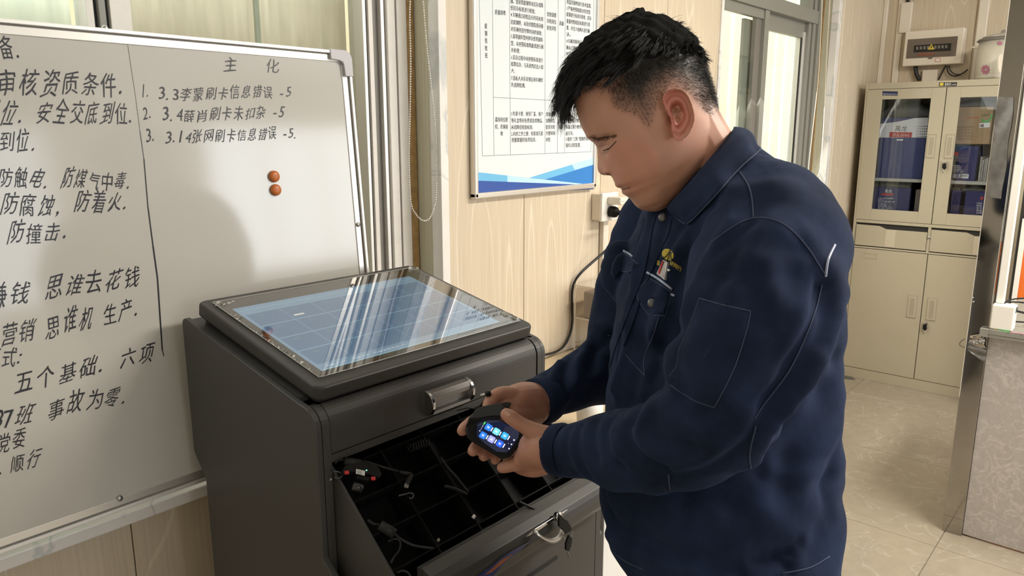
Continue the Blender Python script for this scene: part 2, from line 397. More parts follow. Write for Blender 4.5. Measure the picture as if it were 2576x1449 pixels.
# corner posts, trunking
box('trim_1', XB-.012, XB, 1.385, 1.42, .08, HZ, M['cream'], bev=.003, kind='structure')
box('trim_2', XB-.02, XB, .935, .985, .08, HZ, M['cream'], bev=.004, kind='structure')
box('trim_3', XB-.035, XB-.001, 1.475, WY-.001, .08, HZ, M['cream'], bev=.003, kind='structure')
multi('wall_right', [(X0, .2, Y0-.15, Y0, 0, HZ), (.2, 5.43, Y0-.15, Y0, 0, .95), (.2, 5.43, Y0-.15, Y0, 2.35, HZ), (2.0, 3.2, Y0-.15, Y0, .95, 2.35), (5.0, 5.43, Y0-.15, Y0, .95, 2.35)], M['plain'], kind='structure')
multi('wall_near', [(X0-.15, X0, Y0-.15, WY+.16, 0, HZ)], M['plain'], kind='structure')
box('ceiling', X0-.15, XB+.2, Y0-.15, WY+.16, HZ, HZ+.1, M['ceiling'], kind='structure')
for n, (a, b) in enumerate(((.2, 2.0), (3.2, 5.0))):
    w = multi('window_%d' % (n+3), [(a, b, Y0-.1, Y0-.04, .95, 1.0), (a, b, Y0-.1, Y0-.04, 2.30, 2.35)]+[(a+(b-a-.05)*k/3, a+(b-a-.05)*k/3+.05, Y0-.1, Y0-.04, 1.0, 2.3) for k in range(4)], M['alu_white'], kind='structure')
# floor: 0.8 m tiles with recessed joints
fl = box('floor', X0-.15, XB+.2, Y0-.15, WY+.16, -.06, -.004, M['grout'], kind='structure')
TS = .80; tx0 = 3.111; ty0 = .487
tx_edges = [tx0+TS*(k-6)+.0 for k in range(10)]
# joints seen at x = 2.97-ish, 3.74, 4.80 : uneven courses follow the photograph
xs = [-1.75, -1.03, -.23, .57, 1.37, 2.17, 2.965, 3.745, 4.53, 5.31]
ys = [-3.55, -2.71, -1.91, -1.11, -.31, .49, 1.30, 1.66]
for i in range(len(xs)-1):
    for j in range(len(ys)-1):
        box('tile', xs[i]+.0012, xs[i+1]-.0012, ys[j]+.0012, ys[j+1]-.0012, -.012, 0, M['floor'], fl, bev=.001, seg=1)
box('ground_outside', -6, 12, 1.7, 9, -.35, -.3, M['concrete'], kind='structure')
# corrugated wall of the neighbouring building
xx = np.arange(-3, 11.01, .03); prof = []
V = []; F = []
for i, a in enumerate(xx):
    d = 3.1+.022*max(-1, min(1, 1.6*math.sin(a*2*math.pi/.24)))
    V += [(a, d, -.3), (a, d, 4.6)]
    if i: F.append((2*i-2, 2*i, 2*i+1, 2*i-1))
mesh('neighbour_facade', V, F, M['outside'], kind='structure')

# ------------------------------------------------------------------ left window
wy = 1.60
W1 = empty('window_1', (0.2, wy, SILL), kind='structure')
def wbx(name, m, a, b, y0, y1, z0, z1, par=W1, bev=.0015, **k): return box(name, a, b, y0, y1, z0, z1, m, par, bev=bev, **k)
z0, z1 = SILL+.003, HEAD
wbx('frame_post', M['alu_white'], 1.357, 1.390, 1.592, 1.66, z0, z1)
wbx('seal', M['rubber'], 1.3525, 1.357, 1.60, 1.66, z0, z1)
wbx('frame_post', M['alu_white'], 1.326, 1.3525, 1.594, 1.66, z0, z1)
wbx('frame_post', M['alu_pale'], 1.311, 1.322, 1.602, 1.66, z0, z1)
wbx('sash_channel', M['alu_dark'], 1.283, 1.311, 1.616, 1.66, z0, z1)
wbx('sash_post', M['alu_white'], 1.269, 1.283, 1.60, 1.66, z0, z1)
wbx('seal', M['rubber'], 1.261, 1.269, 1.608, 1.66, z0, z1)
wbx('sash_post', M['alu_pale'], 1.251, 1.261, 1.60, 1.66, z0, z1)
wbx('sealant', M['rust'], 1.390, 1.4125, 1.588, 1.612, z0, z1, bev=.003)
wbx('mullion', M['alu_white'], .640, .680, 1.60, 1.66, z0, z1)
wbx('seal', M['rubber'], .632, .640, 1.612, 1.66, z0, z1)
wbx('mullion', M['alu_grey'], .619, .632, 1.60, 1.66, z0, z1)
wbx('seal', M['rubber'], .610, .619, 1.612, 1.66, z0, z1)
wbx('mullion', M['alu_white'], .596, .610, 1.60, 1.66, z0, z1)
wbx('frame_rail', M['alu_white'], w1a, 1.39, 1.595, 1.66, HEAD-.04, HEAD)
wbx('frame_rail', M['alu_white'], w1a, 1.39, 1.595, 1.66, SILL+.003, SILL+.05)
wbx('frame_post', M['alu_white'], w1a, w1a+.04, 1.595, 1.66, z0, z1)
# woven screen behind the panes, with its folds
def cloth(name, a, b, yy, amp, m, par, z0=SILL+.03, z1=HEAD-.03, seed=0):
    n = int((b-a)/.008)+2; r = random.Random(seed); ph = [r.uniform(0, 6) for _ in range(4)]; V = []; F = []
    for i in range(n):
        x = a+(b-a)*i/(n-1); d = sum(math.sin(x*f+p)*q for f, p, q in zip((19, 43, 97, 160), ph, (.5, .35, .2, .12)))*amp
        V += [(x, yy+d, z0), (x, yy+d*.8, (z0+z1)/2), (x, yy+d, z1)]
        if i: o = 3*i; F += [(o-3, o, o+1, o-2), (o-2, o+1, o+2, o-1)]
    return mesh(name, V, F, m, par, smooth=True)
cloth('woven_screen', .682, 1.250, 1.672, .006, M['mesh'], W1, seed=2)
cloth('translucent_panel', w1a, .596, 1.680, .008, M['pale'], W1, seed=5)
wbx('screen_batten', M['pale'], .979, .992, 1.648, 1.656, z0, z1)
wbx('pane', M['winglass'], .68, 1.251, 1.640, 1.644, z0, z1, bev=0)
wbx('pane', M['winglass'], w1a, .596, 1.640, 1.644, z0, z1, bev=0)
# reveal and marble surround
box('trim_4', w1b+.003, w1b+.02, 1.53, 1.66, SILL-.02, HEAD, M['wood_reveal'], kind='structure')
box('trim_5', w1b, w1b+.029, 1.492, 1.532, SILL-.02, HEAD+.03, M['marble_trim'], bev=.002, kind='structure')
box('trim_6', w1a-.03, w1b+.029, 1.49, 1.532, HEAD, HEAD+.03, M['marble_trim'], bev=.002, kind='structure')
box('trim_7', w1a-.03, w1b+.029, 1.43, 1.60, SILL-.024, SILL+.002, M['marble_trim'], bev=.003, kind='structure')
box('trim_8', w1a-.03, w1b, 1.53, 1.66, HEAD-.012, HEAD, M['wood_reveal'], kind='structure')
# ------------------------------------------------------------------ right window
W2 = empty('window_2', (3.7, wy, SILL), kind='structure')
def w2x(*a, **k): return wbx(*a, par=W2, **k)
w2x('frame_post', M['alu_grey'], 3.03, 3.08, 1.575, 1.66, z0, z1)
w2x('frame_rail', M['alu_grey'], 3.03, w2b, 1.585, 1.66, 2.098, 2.165)
w2x('frame_rail', M['alu_grey'], 3.03, w2b, 1.595, 1.66, HEAD-.05, HEAD)
w2x('frame_rail', M['alu_grey'], 3.03, w2b, 1.595, 1.66, SILL+.003, SILL+.05)
w2x('sash_rail', M['alu_grey'], 3.08, 3.72, 1.600, 1.625, 2.055, 2.098)
w2x('sash_post', M['alu_grey'], 3.672, 3.722, 1.592, 1.625, z0, 2.098)
w2x('sash_channel', M['alu_dark'], 3.61, 3.672, 1.610, 1.63, z0, 2.06)
w2x('sash_post', M['alu_grey'], 3.545, 3.70, 1.640, 1.655, z0, 2.05)
w2x('sash_rail', M['alu_grey'], 3.72, 4.27, 1.622, 1.65, 2.02, 2.098)
w2x('seal', M['rubber'], 4.226, 4.236, 1.622, 1.629, z0, 2.02)
w2x('sash_post', M['alu_pale'], 4.236, 4.262, 1.615, 1.66, z0, 2.05)
w2x('frame_post', M['alu_grey'], 4.262, 4.30, 1.600, 1.66, z0, z1)
w2x('frame_post', M['alu_grey'], 4.305, 4.345, 1.592, 1.66, z0, z1)
w2x('frame_post', M['alu_grey'], 4.35, 4.392, 1.580, 1.66, z0, z1)
w2x('pane', M['winglass'], 3.08, 3.68, 1.612, 1.616, z0+.04, 2.06, bev=0)
w2x('pane', M['winglass'], 3.72, 4.23, 1.636, 1.640, z0+.04, 2.03, bev=0)
w2x('pane', M['winglass'], 3.08, 4.27, 1.63, 1.634, 2.165, HEAD-.04, bev=0)
w2x('sealant', M['rust'], 4.392, 4.398, 1.572, 1.592, z0, z1)
box('trim_9', w2b+.003, w2b+.02, 1.53, 1.66, SILL-.02, HEAD, M['wood_reveal'], kind='structure')
box('trim_10', w2b, w2b+.05, 1.492, 1.532, SILL-.02, HEAD+.03, M['marble_trim'], bev=.002, kind='structure')
box('trim_11', w2a-.03, w2b+.05, 1.43, 1.60, SILL-.024, SILL+.002, M['marble_trim'], bev=.003, kind='structure')
box('trim_12', w2b+.085, w2b+.097, 1.496, 1.5, .08, HZ, M['cream'], kind='structure')
box('trim_13', w2a-.02, w2a, 1.492, 1.60, SILL-.02, HEAD+.03, M['marble_trim'], bev=.002, kind='structure')
# bead chains
def chain(name, pts, m, **k):
    P = catmull(pts, 24); d = np.r_[0, np.cumsum(np.linalg.norm(np.diff(P, axis=0), axis=1))]
    n = int(d[-1]/.0062); L = []
    for s in np.linspace(0, d[-1], n):
        p = np.array([np.interp(s, d, P[:, i]) for i in range(3)])
        L.append(lathevf([(.0004, -.0024), (.0019, -.0013), (.0023, 0), (.0019, .0013), (.0004, .0024)], p, (0, 0, 1), 6))
    V, F = joinvf(L+[tubevf(P, .0006, 4, 1)]); return mesh(name, V, F, m, smooth=True, **k)
ch = [(1036, -40), (1032, 0), (1031, 60), (1033, 160), (1031, 300), (1029, 420), (1034, 510), (1047, 540), (1064, 555), (1080, 550), (1091, 525), (1097, 495), (1098, 430), (1096, 340), (1085, 220), (1074, 120), (1064, 0), (1062, -40)]
chain('blind_chain', [onp(a, b, 1, 1.505) for a, b in ch], M['alu'], label='white beaded blind cord hanging in a loop beside the left window', cat='blind cord')
ch2 = [(2069, -30), (2066, 60), (2058, 200), (2044, 330), (2034, 420), (2036, 438), (2044, 450), (2054, 447), (2064, 420), (2071, 330), (2078, 180), (2084, 60), (2090, -30)]
tube('blind_chain', [onp(a, b, 1, 1.47) for a, b in ch2], .0022, M['cream'], n=5, sub=5, label='thin yellowed blind cord hanging beside the far window', cat='blind cord')

# ------------------------------------------------------------------ poster
PX = lambda cx, cy: (1160+cx/2.5875, cy/2.5875)
pp = Plane((0, 1.4835, 0), (1, 0, 0), (0, 0, 1))
pl_, pb_ = 1.532, 1.339; pr_ = 2.116; pt_ = 2.14
PO = empty('poster', (1.82, 1.4995, pb_), label='framed white rules poster with blue swoosh and printed table on the wall', cat='poster')
box('backing', pl_, pr_, 1.4845, 1.499, pb_, pt_, M['poster'], PO)
for a in ((pl_-.004, pl_+.011, pb_-.004, pt_), (pr_-.011, pr_+.004, pb_-.004, pt_), (pl_-.004, pr_+.004, pb_-.006, pb_+.012), (pl_-.004, pr_+.004, pt_-.012, pt_+.004)):
    box('frame_strip', a[0], a[1], 1.4775, 1.4995, a[2], a[3], M['alu'], PO, bev=.004, seg=3)
def pxz(px, py, y): p = onp(px, py, 1, y); return p[0], p[2]
def flat(name, pts, y, m, par, lift=.0003):
    return mesh(name, [(a, y-lift, b) for a, b in pts], [tuple(range(len(pts)))], m, par)
bx = lambda n, cs, m, lf: flat(n, [pxz(*PX(*c), 1.4845) for c in cs], 1.4845, m, PO, lf)
M['pb1'] = mat('poster_blue_mid', (.03, .22, .62), .3); M['pb2'] = mat('poster_blue_deep', (.03, .09, .38), .3)
M['pb3'] = mat('poster_blue_light', (.16, .50, .80), .3); M['pb4'] = mat('poster_blue_pale', (.50, .75, .88), .3)
bx('blue_shape', [(109, 1172), (862, 1205), (862, 1232), (109, 1272)], M['pb2'], .0004)
bx('blue_shape', [(540, 1168), (862, 1066), (862, 1204)], M['pb1'], .0005)
bx('blue_shape', [(440, 1158), (862, 1028), (862, 1072), (545, 1168)], M['pb3'], .0006)
bx('blue_shape', [(720, 1072), (862, 1028), (862, 1070), (740, 1106)], M['pb4'], .0007)
bx('blue_shape', [(109, 1121), (440, 1158), (440, 1188), (109, 1176)], M['pb3'], .0006)
bx('blue_shape', [(300, 1142), (440, 1158), (862, 1204), (300, 1184)], M['pb4'], .0007)
Ls = []
def pline(c0, c1, w=.0009):
    a = np.array(pxz(*PX(*c0), 1.4845)); b = np.array(pxz(*PX(*c1), 1.4845)); n = np.array([-(b-a)[1], (b-a)[0]]); n = n/np.linalg.norm(n)*w/2
    Ls.append((np.array([(q[0], 1.4841, q[1]) for q in (a-n, b-n, b+n, a+n)]), [(0, 1, 2, 3)]))
for c in [((118, 0), (138, 1015)), ((204, 0), (213, 1011)), ((315, 0), (320, 1007)), ((546, 0), (545, 999)), ((632, 0), (627, 996)), ((677, 0), (672, 994)), ((864, 0), (845, 988)), ((138, 1015), (845, 988)), ((208, 633), (855, 668))]: pline(*c)
Tx = [('质量验收', (222, 92), (292, 97)), ('器、管状类废钢等未扣杂或降', (323, 18), (535, 49)), ('低扣杂标准进行检验；', (323, 62), (485, 88)), ('4.车辆通过初检后长时间未到', (324, 106), (534, 138)),
      ('达废钢跨，未及时跟踪而间接', (324, 154), (536, 184)), ('对车辆创造作弊时间的现象；', (325, 200), (530, 230)), ('5.高等级料型内掺杂低等级料', (325, 247), (534, 272)), ('型，未按照标准降级或进行相', (326, 293), (536, 318)),
      ('关处理；', (326, 337), (385, 345)), ('6.扣杂过程中未按照标准进行', (326, 384), (534, 406)), ('核算扣杂，与系统判定出入较', (326, 428), (536, 450)), ('大；', (327, 472), (352, 474)), ('7.因私人关系安排后来车辆优', (327, 520), (534, 534)), ('先进跨检测。', (327, 564), (420, 570)),
      ('思想道德', (560, 104), (620, 112)), ('风险岗位', (560, 148), (620, 156)), ('职责风险', (560, 193), (620, 200)), ('高级', (641, 162), (670, 166)),
      ('用监控视频进行技术监督。', (688, 22), (850, 52)), ('3.严格按照制度对各类型', (688, 64), (842, 92)), ('废钢进行标准化验收，扣杂', (687, 104), (848, 132)), ('重量按照相应标准进行核', (687, 148), (840, 172)), ('算，并至少由两人进行确', (687, 192), (838, 214)), ('认。', (687, 234), (716, 236)),
      ('4.车辆到现场后进行', (686, 278), (812, 290)), ('确认过磅时间，过磅', (686, 320), (812, 332)), ('时间不得超过规定', (686, 362), (806, 372)), ('按照标准进行', (686, 402), (780, 408)), ('5.不得私自', (685, 486), (760, 490)),
      ('滥用岗位职', (222, 790), (306, 792)), ('权、表观验', (222, 836), (306, 838)), ('收', (257, 881), (274, 881)),
      ('1.吃拿卡要，接受厂商、客户', (328, 752), (533, 754)), ('等礼金等好处费或各类物品，', (328, 797), (533, 797)), ('从而降低检验标准；', (328, 840), (470, 840)), ('2.利用工作之便，有意或无意', (328, 884), (533, 880)), ('泄露掌握的各类信息。', (329, 924), (490, 920)),
      ('思想道德', (553, 755), (613, 755)), ('风险岗位', (553, 798), (613, 798)), ('职责风险', (553, 840), (613, 838)), ('外部环境', (553, 880), (613, 878)), ('风险', (553, 922), (582, 920)), ('高级', (636, 838), (664, 837)),
      ('2.加强警示教育培训', (682, 797), (812, 796)), ('展廉洁警示教育，鼓', (682, 838), (812, 836)), ('励引导。', (682, 880), (732, 878)), ('3.强化“三防”措施的落实', (681, 917), (842, 912)), ('强化过程监督。', (681, 957), (780, 954))]
for i, (s, a, b) in enumerate(Tx):
    r = text_on(pp, s, PX(*a), PX(*b), .0145, thin=.003, lift=0.0, res=1)
    if r: V, F = r; V = V.copy(); V[:, 1] = 1.4840; Ls.append((V, F))
for k, s in enumerate('废钢验收班'):
    r = text_on(pp, s, PX(155+k*.6, 183+k*48), PX(171+k*.6, 184+k*48), .0155, thin=.003, lift=0, res=1); V, F = r; V = V.copy(); V[:, 1] = 1.4840; Ls.append((V, F))
V, F = joinvf(Ls); mesh('printed_table', V, F, M['poster_line'], PO)

# ------------------------------------------------------------------ whiteboard (leans back on the window)
tz, bz = 1.700, .826
def wby(z): return 1.405+(z-.83)*.077
up = np.array([0, wby(1)-wby(0), 1.0]); up /= np.linalg.norm(up)
WP = Plane((0, wby(.83)-.0005, .83), (1, 0, 0), up)          # normal points into the room (-y)
nn = WP.n if WP.n[1] < 0 else -WP.n
WR = 1.105; WL = WR-1.80
hB = (tz-bz)/up[2]; vb = (bz-.83)/up[2]; vt = vb+hB
def wpt(u, v, w=0): return WP.o+WP.ux*u+WP.uy*v+nn*w
WB = empty('whiteboard', wpt((WL+WR)/2, vb), label='large whiteboard with black marker handwriting leaning on the window sill', cat='whiteboard')
def wslab(name, pts, w0, w1, m, bev=.0, **k): return slab(name, [wpt(u, v, w0) for u, v in pts], nn*(w1-w0), m, WB, bev, **k)
rect = lambda a, b, c, d: [(a, c), (b, c), (b, d), (a, d)]
wslab('writing_surface', rect(WL+.006, WR-.006, vb+.006, vt-.006), -.010, 0, M['wb'])
fwid = .024
for r_, (a, b, c, d) in enumerate(((WL+.03, WR-.03, vt-fwid, vt), (WL+.03, WR-.03, vb, vb+fwid), (WL, WL+fwid, vb+.03, vt-.03), (WR-fwid, WR, vb+.03, vt-.03))):
    wslab('frame_strip', rect(a, b, c, d), -.012, .002, M['alu'], .001)
    if r_ < 2:
        cc, dd = (d-.007, d) if r_ == 0 else (c, c+.007); wslab('frame_lip', rect(a, b, cc, dd), -.012, .008, M['alu_pale'], .001)
        wslab('frame_groove', rect(a, b, (cc-.003) if r_ == 0 else dd, cc if r_ == 0 else dd+.003), .0018, .0024, M['alu_dark'])
    else:
        aa, bb = (a, a+.007) if r_ == 2 else (b-.007, b); wslab('frame_lip', rect(aa, bb, c, d), -.012, .008, M['alu_pale'], .001)
        wslab('frame_groove', rect(bb, bb+.003, c, d) if r_ == 2 else rect(aa-.003, aa, c, d), .0018, .0024, M['alu_dark'])
def cornerpts(cx, cy, sx, sy):
    P = [(0, .058)]; P += [(0, .02)] + [(.02-.02*math.cos(t), .02-.02*math.sin(t)) for t in np.linspace(.2, math.pi/2-.2, 5)] + [(.02, 0), (.058, 0), (.058, .022), (.034, .024), (.026, .028), (.024, .034), (.022, .058)]
    return [(cx-sx*(p[0]-.002), cy-sy*(p[1]-.002)) for p in P]
for cx, cy, sx, sy in ((WR, vt, 1, 1), (WL, vt, -1, 1), (WR, vb, 1, -1), (WL, vb, -1, -1)):
    wslab('corner_cap', cornerpts(cx, cy, sx, sy), -.014, .0105, M['corner'], .0015)
for px_, py_ in ((263, 72), (300, 1253), (899, 565)):
    u, v = WP.px(px_, py_); Vv, Ff = lathevf([(.0058, 0), (.0055, .002), (.003, .0035), (.0001, .0036)], wpt(u, v, .002), nn, 14); mesh('screw', Vv, Ff, M['steel'], WB, smooth=True)
for k, (px_, py_) in enumerate(((688, 444), (692, 478))):
    u, v = WP.px(px_, py_); Vv, Ff = lathevf([(.0001, 0), (.0115, 0), (.0125, .002), (.0120, .005), (.009, .0078), (.005, .0088), (.0001, .009)], wpt(u, v, .0003), nn, 24)
    mesh('magnet', Vv, Ff, M['orange'], None, smooth=True, label=['upper round orange magnet stuck on the whiteboard', 'lower round orange magnet stuck on the whiteboard'][k], cat='magnet', group='orange magnets on the whiteboard')
ink = []
WPi = Plane(WP.o, WP.ux, WP.uy); WPi.n = nn
hl = [('设备.', (-40, 152), (66, 140), .040), ('审核资质条件.', (-8, 236), (325, 236), .047), ('位到位. 安全交底到位.', (-95, 306), (345, 311), .044), ('员到位.', (-42, 386), (100, 374), .040),
      ('防触电. 防煤气中毒.', (-5, 468), (336, 474), .038), ('防腐蚀, 防着火.', (0, 540), (330, 528), .042), ('防撞击.', (18, 612), (178, 600), .040),
      ('赚钱 思谁去花钱', (-34, 776), (356, 716), .044), ('营销 思谁机 生产.', (0, 872), (356, 795), .045), ('模式:', (-40, 925), (66, 912), .036), ('五个基础. 六项', (36, 990), (392, 905), .040),
      ('87班 事故为零.', (-24, 1085), (330, 1008), .042), ('党委', (-8, 1140), (68, 1122), .036), ('、顺行', (-16, 1198), (104, 1166), .036),
      ('主', (562, 180), (602, 180), .034), ('化', (668, 180), (718, 180), .034),
      ('1.', (358, 247), (378, 246), .034), ('3.3李蒙刷卡信息错误 -5', (398, 252), (733, 243), .029), ('2.', (360, 302), (388, 299), .030), ('3.4薛肖刷卡未扣杂 -5', (408, 306), (716, 296), .029),
      ('3.', (368, 358), (395, 355), .034), ('3.14张网刷卡信息错误 -5.', (416, 360), (752, 346), .028)]
for s, a, b, h in hl: V, F = joinvf(hand_on(WPi, s, a, b, h*.98)); mesh('handwriting', V, F, M['ink'], WB, kind='stuff')
div = [(318, 95), (321, 112), (341, 245), (352, 330), (362, 400), (372, 520), (385, 620), (396, 700), (402, 790), (408, 880), (412, 896)]
for (a, b), w in zip(zip(div[:-1], div[1:]), (.0024, .0006, .0006, .001, .0018, .0022, .0026, .0026, .0026, .0018)):
    p = np.array(WPi.px(*a)); q = np.array(WPi.px(*b)); n_ = np.array([-(q-p)[1], (q-p)[0]]); n_ = n_/np.linalg.norm(n_)*w/2
    ink.append((np.array([wpt(*r, .0006) for r in (p-n_, q-n_, q+n_, p+n_)]), [(0, 1, 2, 3)]))
V, F = joinvf(ink); mesh('divider_line', V, F, M['ink'], WB, kind='stuff')

# ------------------------------------------------------------------ socket, plug, charger, cables, trunking
SK = empty('wall_socket', (2.165, 1.4995, 1.265), label='cream surface-mounted wall socket below the poster corner', cat='socket')
box('back_box', 2.123, 2.215, 1.462, 1.4995, 1.222, 1.313, M['cream'], SK, bev=.004, seg=3)
box('faceplate', 2.120, 2.218, 1.452, 1.464, 1.219, 1.316, M['white'], SK, bev=.003, seg=3)
CHG = empty('phone_charger', (2.165, 1.43, 1.29), label='white charger block plugged into the upper socket with thin cord', cat='charger')
box('charger_body', 2.150, 2.196, 1.398, 1.4515, 1.278, 1.303, M['cream'], CHG, bev=.004, seg=3)
tube('cord', [at(*onp_, 2.48) for onp_ in ((1556, 505), (1572, 508), (1582, 520), (1586, 545), (1588, 575), (1580, 600), (1565, 622), (1556, 645))], .0015, M['white'], CHG, n=5)
PG = empty('power_plug', (2.165, 1.43, 1.25), label='black round mains plug and lead running down from the wall socket', cat='plug')
c0 = np.array((2.168, 1.4515, 1.252)); dd = np.array((.15, -1, -.1)); dd /= np.linalg.norm(dd)
lathe('plug_body', [(.001, 0), (.019, .0005), (.0195, .016), (.017, .026), (.009, .032), (.007, .045), (.0095, .046), (.0095, .05), (.007, .051), (.007, .056), (.0095, .057), (.0095, .06), (.005, .062), (.001, .07)], c0, dd, M['blackp'], PG)
e = c0+dd*.065
cp = [e]+[onp(a, b, 1, yy) for a, b, yy in ((1566, 531, 1.375), (1573, 548, 1.385), (1566, 578, 1.41), (1548, 605, 1.43), (1522, 632, 1.45), (1490, 660, 1.465), (1462, 686, 1.475), (1446, 708, 1.487), (1439, 735, 1.491), (1439, 775, 1.491), (1440, 805, 1.491), (1434, 840, 1.491), (1420, 868, 1.488), (1400, 884, 1.47), (1370, 893, 1.45), (1330, 899, 1.44))]
tube('lead', cp, .0045, M['cable'], PG, n=8, sub=5)
box('trim_14', 2.176, 2.207, 1.482, 1.4995, .80, 1.2185, M['cream'], bev=.002, kind='structure')
# desk beside the kiosk
DK = empty('desk', (1.95, 1.1, 0), label='white desk with pale wood top between kiosk and wall', cat='desk')
M['desktop'] = mat('pale_desk_top', (.62, .50, .34), .4, noise=.1, nscale=20)
box('desk_top', 1.215, 2.45, .80, 1.488, .762, .786, M['desktop'], DK, bev=.003)
box('front_panel', 1.235, 2.43, .812, .828, .02, .762, M['white'], DK, bev=.002)
box('side_panel', 1.222, 1.238, .812, 1.47, .0, .762, M['white'], DK, bev=.002)
box('side_panel', 2.415, 2.432, .812, 1.47, .0, .762, M['white'], DK, bev=.002)
AB = empty('acrylic_rack', (2.15, 1.4, .787), label='clear acrylic letter rack with two compartments on the desk by the wall', cat='rack')
ax0, ax1, ay0, ay1, az0, az1 = 1.994, 2.30, 1.17, 1.470, .787, 1.014
for nm, b in (('side_sheet', (ax0, ax0+.004, ay0, ay1, az0, az1)), ('side_sheet', (ax1, ax1+.004, ay0, ay1, az0, az1)), ('top_sheet', (ax0, ax1+.004, ay0, ay1, az1, az1+.004)),
              ('shelf', (ax0+.004, ax1, ay0, ay1, .903, .907)), ('base_sheet', (ax0+.004, ax1, ay0, ay1, az0, az0+.004))): box(nm, *b, M['acryl'], AB)
eg = []
for b in ((ax0-.001, ax0+.005, ay1-.004, ay1, az0, az1+.005), (ax0-.001, ax0+.005, ay0, ay0+.004, az0, az1+.005), (ax0-.001, ax0+.005, ay0, ay1, az1, az1+.005), (ax0-.001, ax0+.005, ay0, ay1, .903, .907), (ax0-.001, ax0+.005, ay0, ay1, az0, az0+.004), (ax1, ax1+.005, ay0, ay0+.004, az0, az1+.005)): eg.append(boxvf(*b))
for k in range(6): eg.append(boxvf(ax0+.05*k+.03, ax0+.05*k+.032, ay1-.003, ay1, az0, .9))
V, F = joinvf(eg); mesh('glued_edges', V, F, M['acryl_edge'], AB, kind='stuff')
box('card_box', ax0+.01, ax0+.20, ay0+.01, 1.44, .9075, .998, M['greybox'], bev=.006, seg=3, label='grey-brown box lying in the top compartment of the acrylic rack', cat='box')
cup = lathe('cup', [(.022, 0), (.03, .002), (.034, .05), (.036, .085), (.034, .085), (.031, .05), (.02, .006)], (1.47, 1.03, .7862), (0, 0, 1), M['white'], label='small white cup on the desk seen between the two arms', cat='cup')

# ================================================================== KIOSK
KL, KR, KF, KB = .626, 1.200, .958, 1.385
KC = ((KL+KR)/2, 1.15, 0)
KI = empty('kiosk', KC, label='charcoal touch-screen kiosk with an open sloping drawer', cat='kiosk')
K = M['kiosk']
def arc(cy, cz, r, a0, a1, n=5): return [(cy+r*math.cos(math.radians(a0+(a1-a0)*i/n)), cz+r*math.sin(math.radians(a0+(a1-a0)*i/n))) for i in range(n+1)]
topz = lambda y: 1.092+(y-.985)*.213
side = arc(KB-.012, topz(KB-.012)-.012, .012, 0, 90, 3)+[(KF+.05, topz(KF+.05))]+arc(KF+.034, topz(KF+.034)-.034, .034, 100, 180, 6)+[(KF, .84), (.815, .715), (.80, .70), (.80, .02), (1.345, .02), (1.345, .855), (KB, .905)]
for a, b in ((KL, KL+.012), (KR-.012, KR)): prism('side_panel', side, 0, a, b, K, KI, bev=.002)
box('back_panel', KL+.012, KR-.012, 1.335, 1.345, .02, .86, K, KI)
prism('back_panel', [(KB-.012, .905), (KB-.002, .905), (KB-.002, topz(KB)-.01), (KB-.012, topz(KB)-.012)], 0, KL+.012, KR-.012, K, KI)
prism('top_panel', [(KF+.06, topz(KF+.06)-.008), (KB-.012, topz(KB)-.016), (KB-.012, topz(KB)-.006), (KF+.06, topz(KF+.06)+.0)], 0, KL+.012, KR-.012, K, KI)
post = arc(KF+.034, topz(KF+.034)-.034, .034, 105, 180, 6)+[(KF, .66), (KF+.02, .66), (KF+.02, 1.04), (KF+.04, 1.09)]
for a, b in ((KL+.0125, .653), (1.174, KR-.0125)): prism('front_post', post, 0, a, b, K, KI)
fas = arc(KF+.036, topz(KF+.034)-.034, .034, 105, 180, 8)+[(KF+.002, 1.0135), (KF+.014, 1.0135), (KF+.014, 1.05), (KF+.04, 1.085)]
FA = prism('fascia_flap', fas, 0, .6550, 1.1715, K, KI)
for p in FA.data.polygons: p.use_smooth = False
box('front_rail', .6535, 1.174, KF+.002, KF+.016, .998, 1.0115, K, KI, bev=.001)
box('plinth', KL+.012, KR-.012, .815, 1.335, 0, .04, M['gap'], KI)
# lower body front and its side seam
box('lower_front', .644, 1.168, .797, .809, .04, .768, K, KI, bev=.001)
box('lower_post', 1.1705, KR-.0125, .798, .81, .04, .775, K, KI, bev=.001)
box('inner_floor', KL+.012, KR-.012, .81, 1.335, .66, .668, M['tray'], KI)
box('inner_back', KL+.012, KR-.012, 1.20, 1.21, .668, 1.06, M['tray'], KI)
for a, b in ((KL+.0125, KL+.016), (KR-.016, KR-.0125)): box('inner_side', a, b, .97, 1.2, .668, 1.05, M['tray'], KI)
# the lid with the screen
LS = .218
lz = lambda y: 1.122+(y-.975)*LS
def rrect(x0, x1, y0, y1, r, n=5):
    P = []
    for cx, cy, a in ((x1-r, y0+r, -90), (x1-r, y1-r, 0), (x0+r, y1-r, 90), (x0+r, y0+r, 180)):
        for i in range(n+1): t = math.radians(a+90*i/n); P.append((cx+r*math.cos(t), cy+r*math.sin(t)))
    return P
LN = np.array((0, -LS, 1.0)); LN /= np.linalg.norm(LN)
def lidslab(name, x0, x1, y0, y1, r, w0, w1, m, par, bev=0, seg=2, **k):
    return slab(name, [np.array((x, y, lz(y)))+LN*w0 for x, y in rrect(x0, x1, y0, y1, r)], LN*(w1-w0), m, par, bev, seg, **k)
LID = lidslab('screen_lid', .645, 1.184, .974, 1.362, .018, -.026, 0, M['kiosk_lid'], KI, bev=.005, seg=3)
lidslab('lid_gasket', .655, 1.174, .984, 1.352, .012, -.034, -.026, M['gap'], KI)
lidslab('screen_bezel', .667, 1.160, 1.003, 1.340, .008, .0, .0012, mat('gloss_black_bezel', (.02, .019, .018), .12), KI, .0003, 1)
SP = Plane(np.array((0, 1.0, lz(1.0)))+LN*.0014, (1, 0, 0), (0, 1, LS))
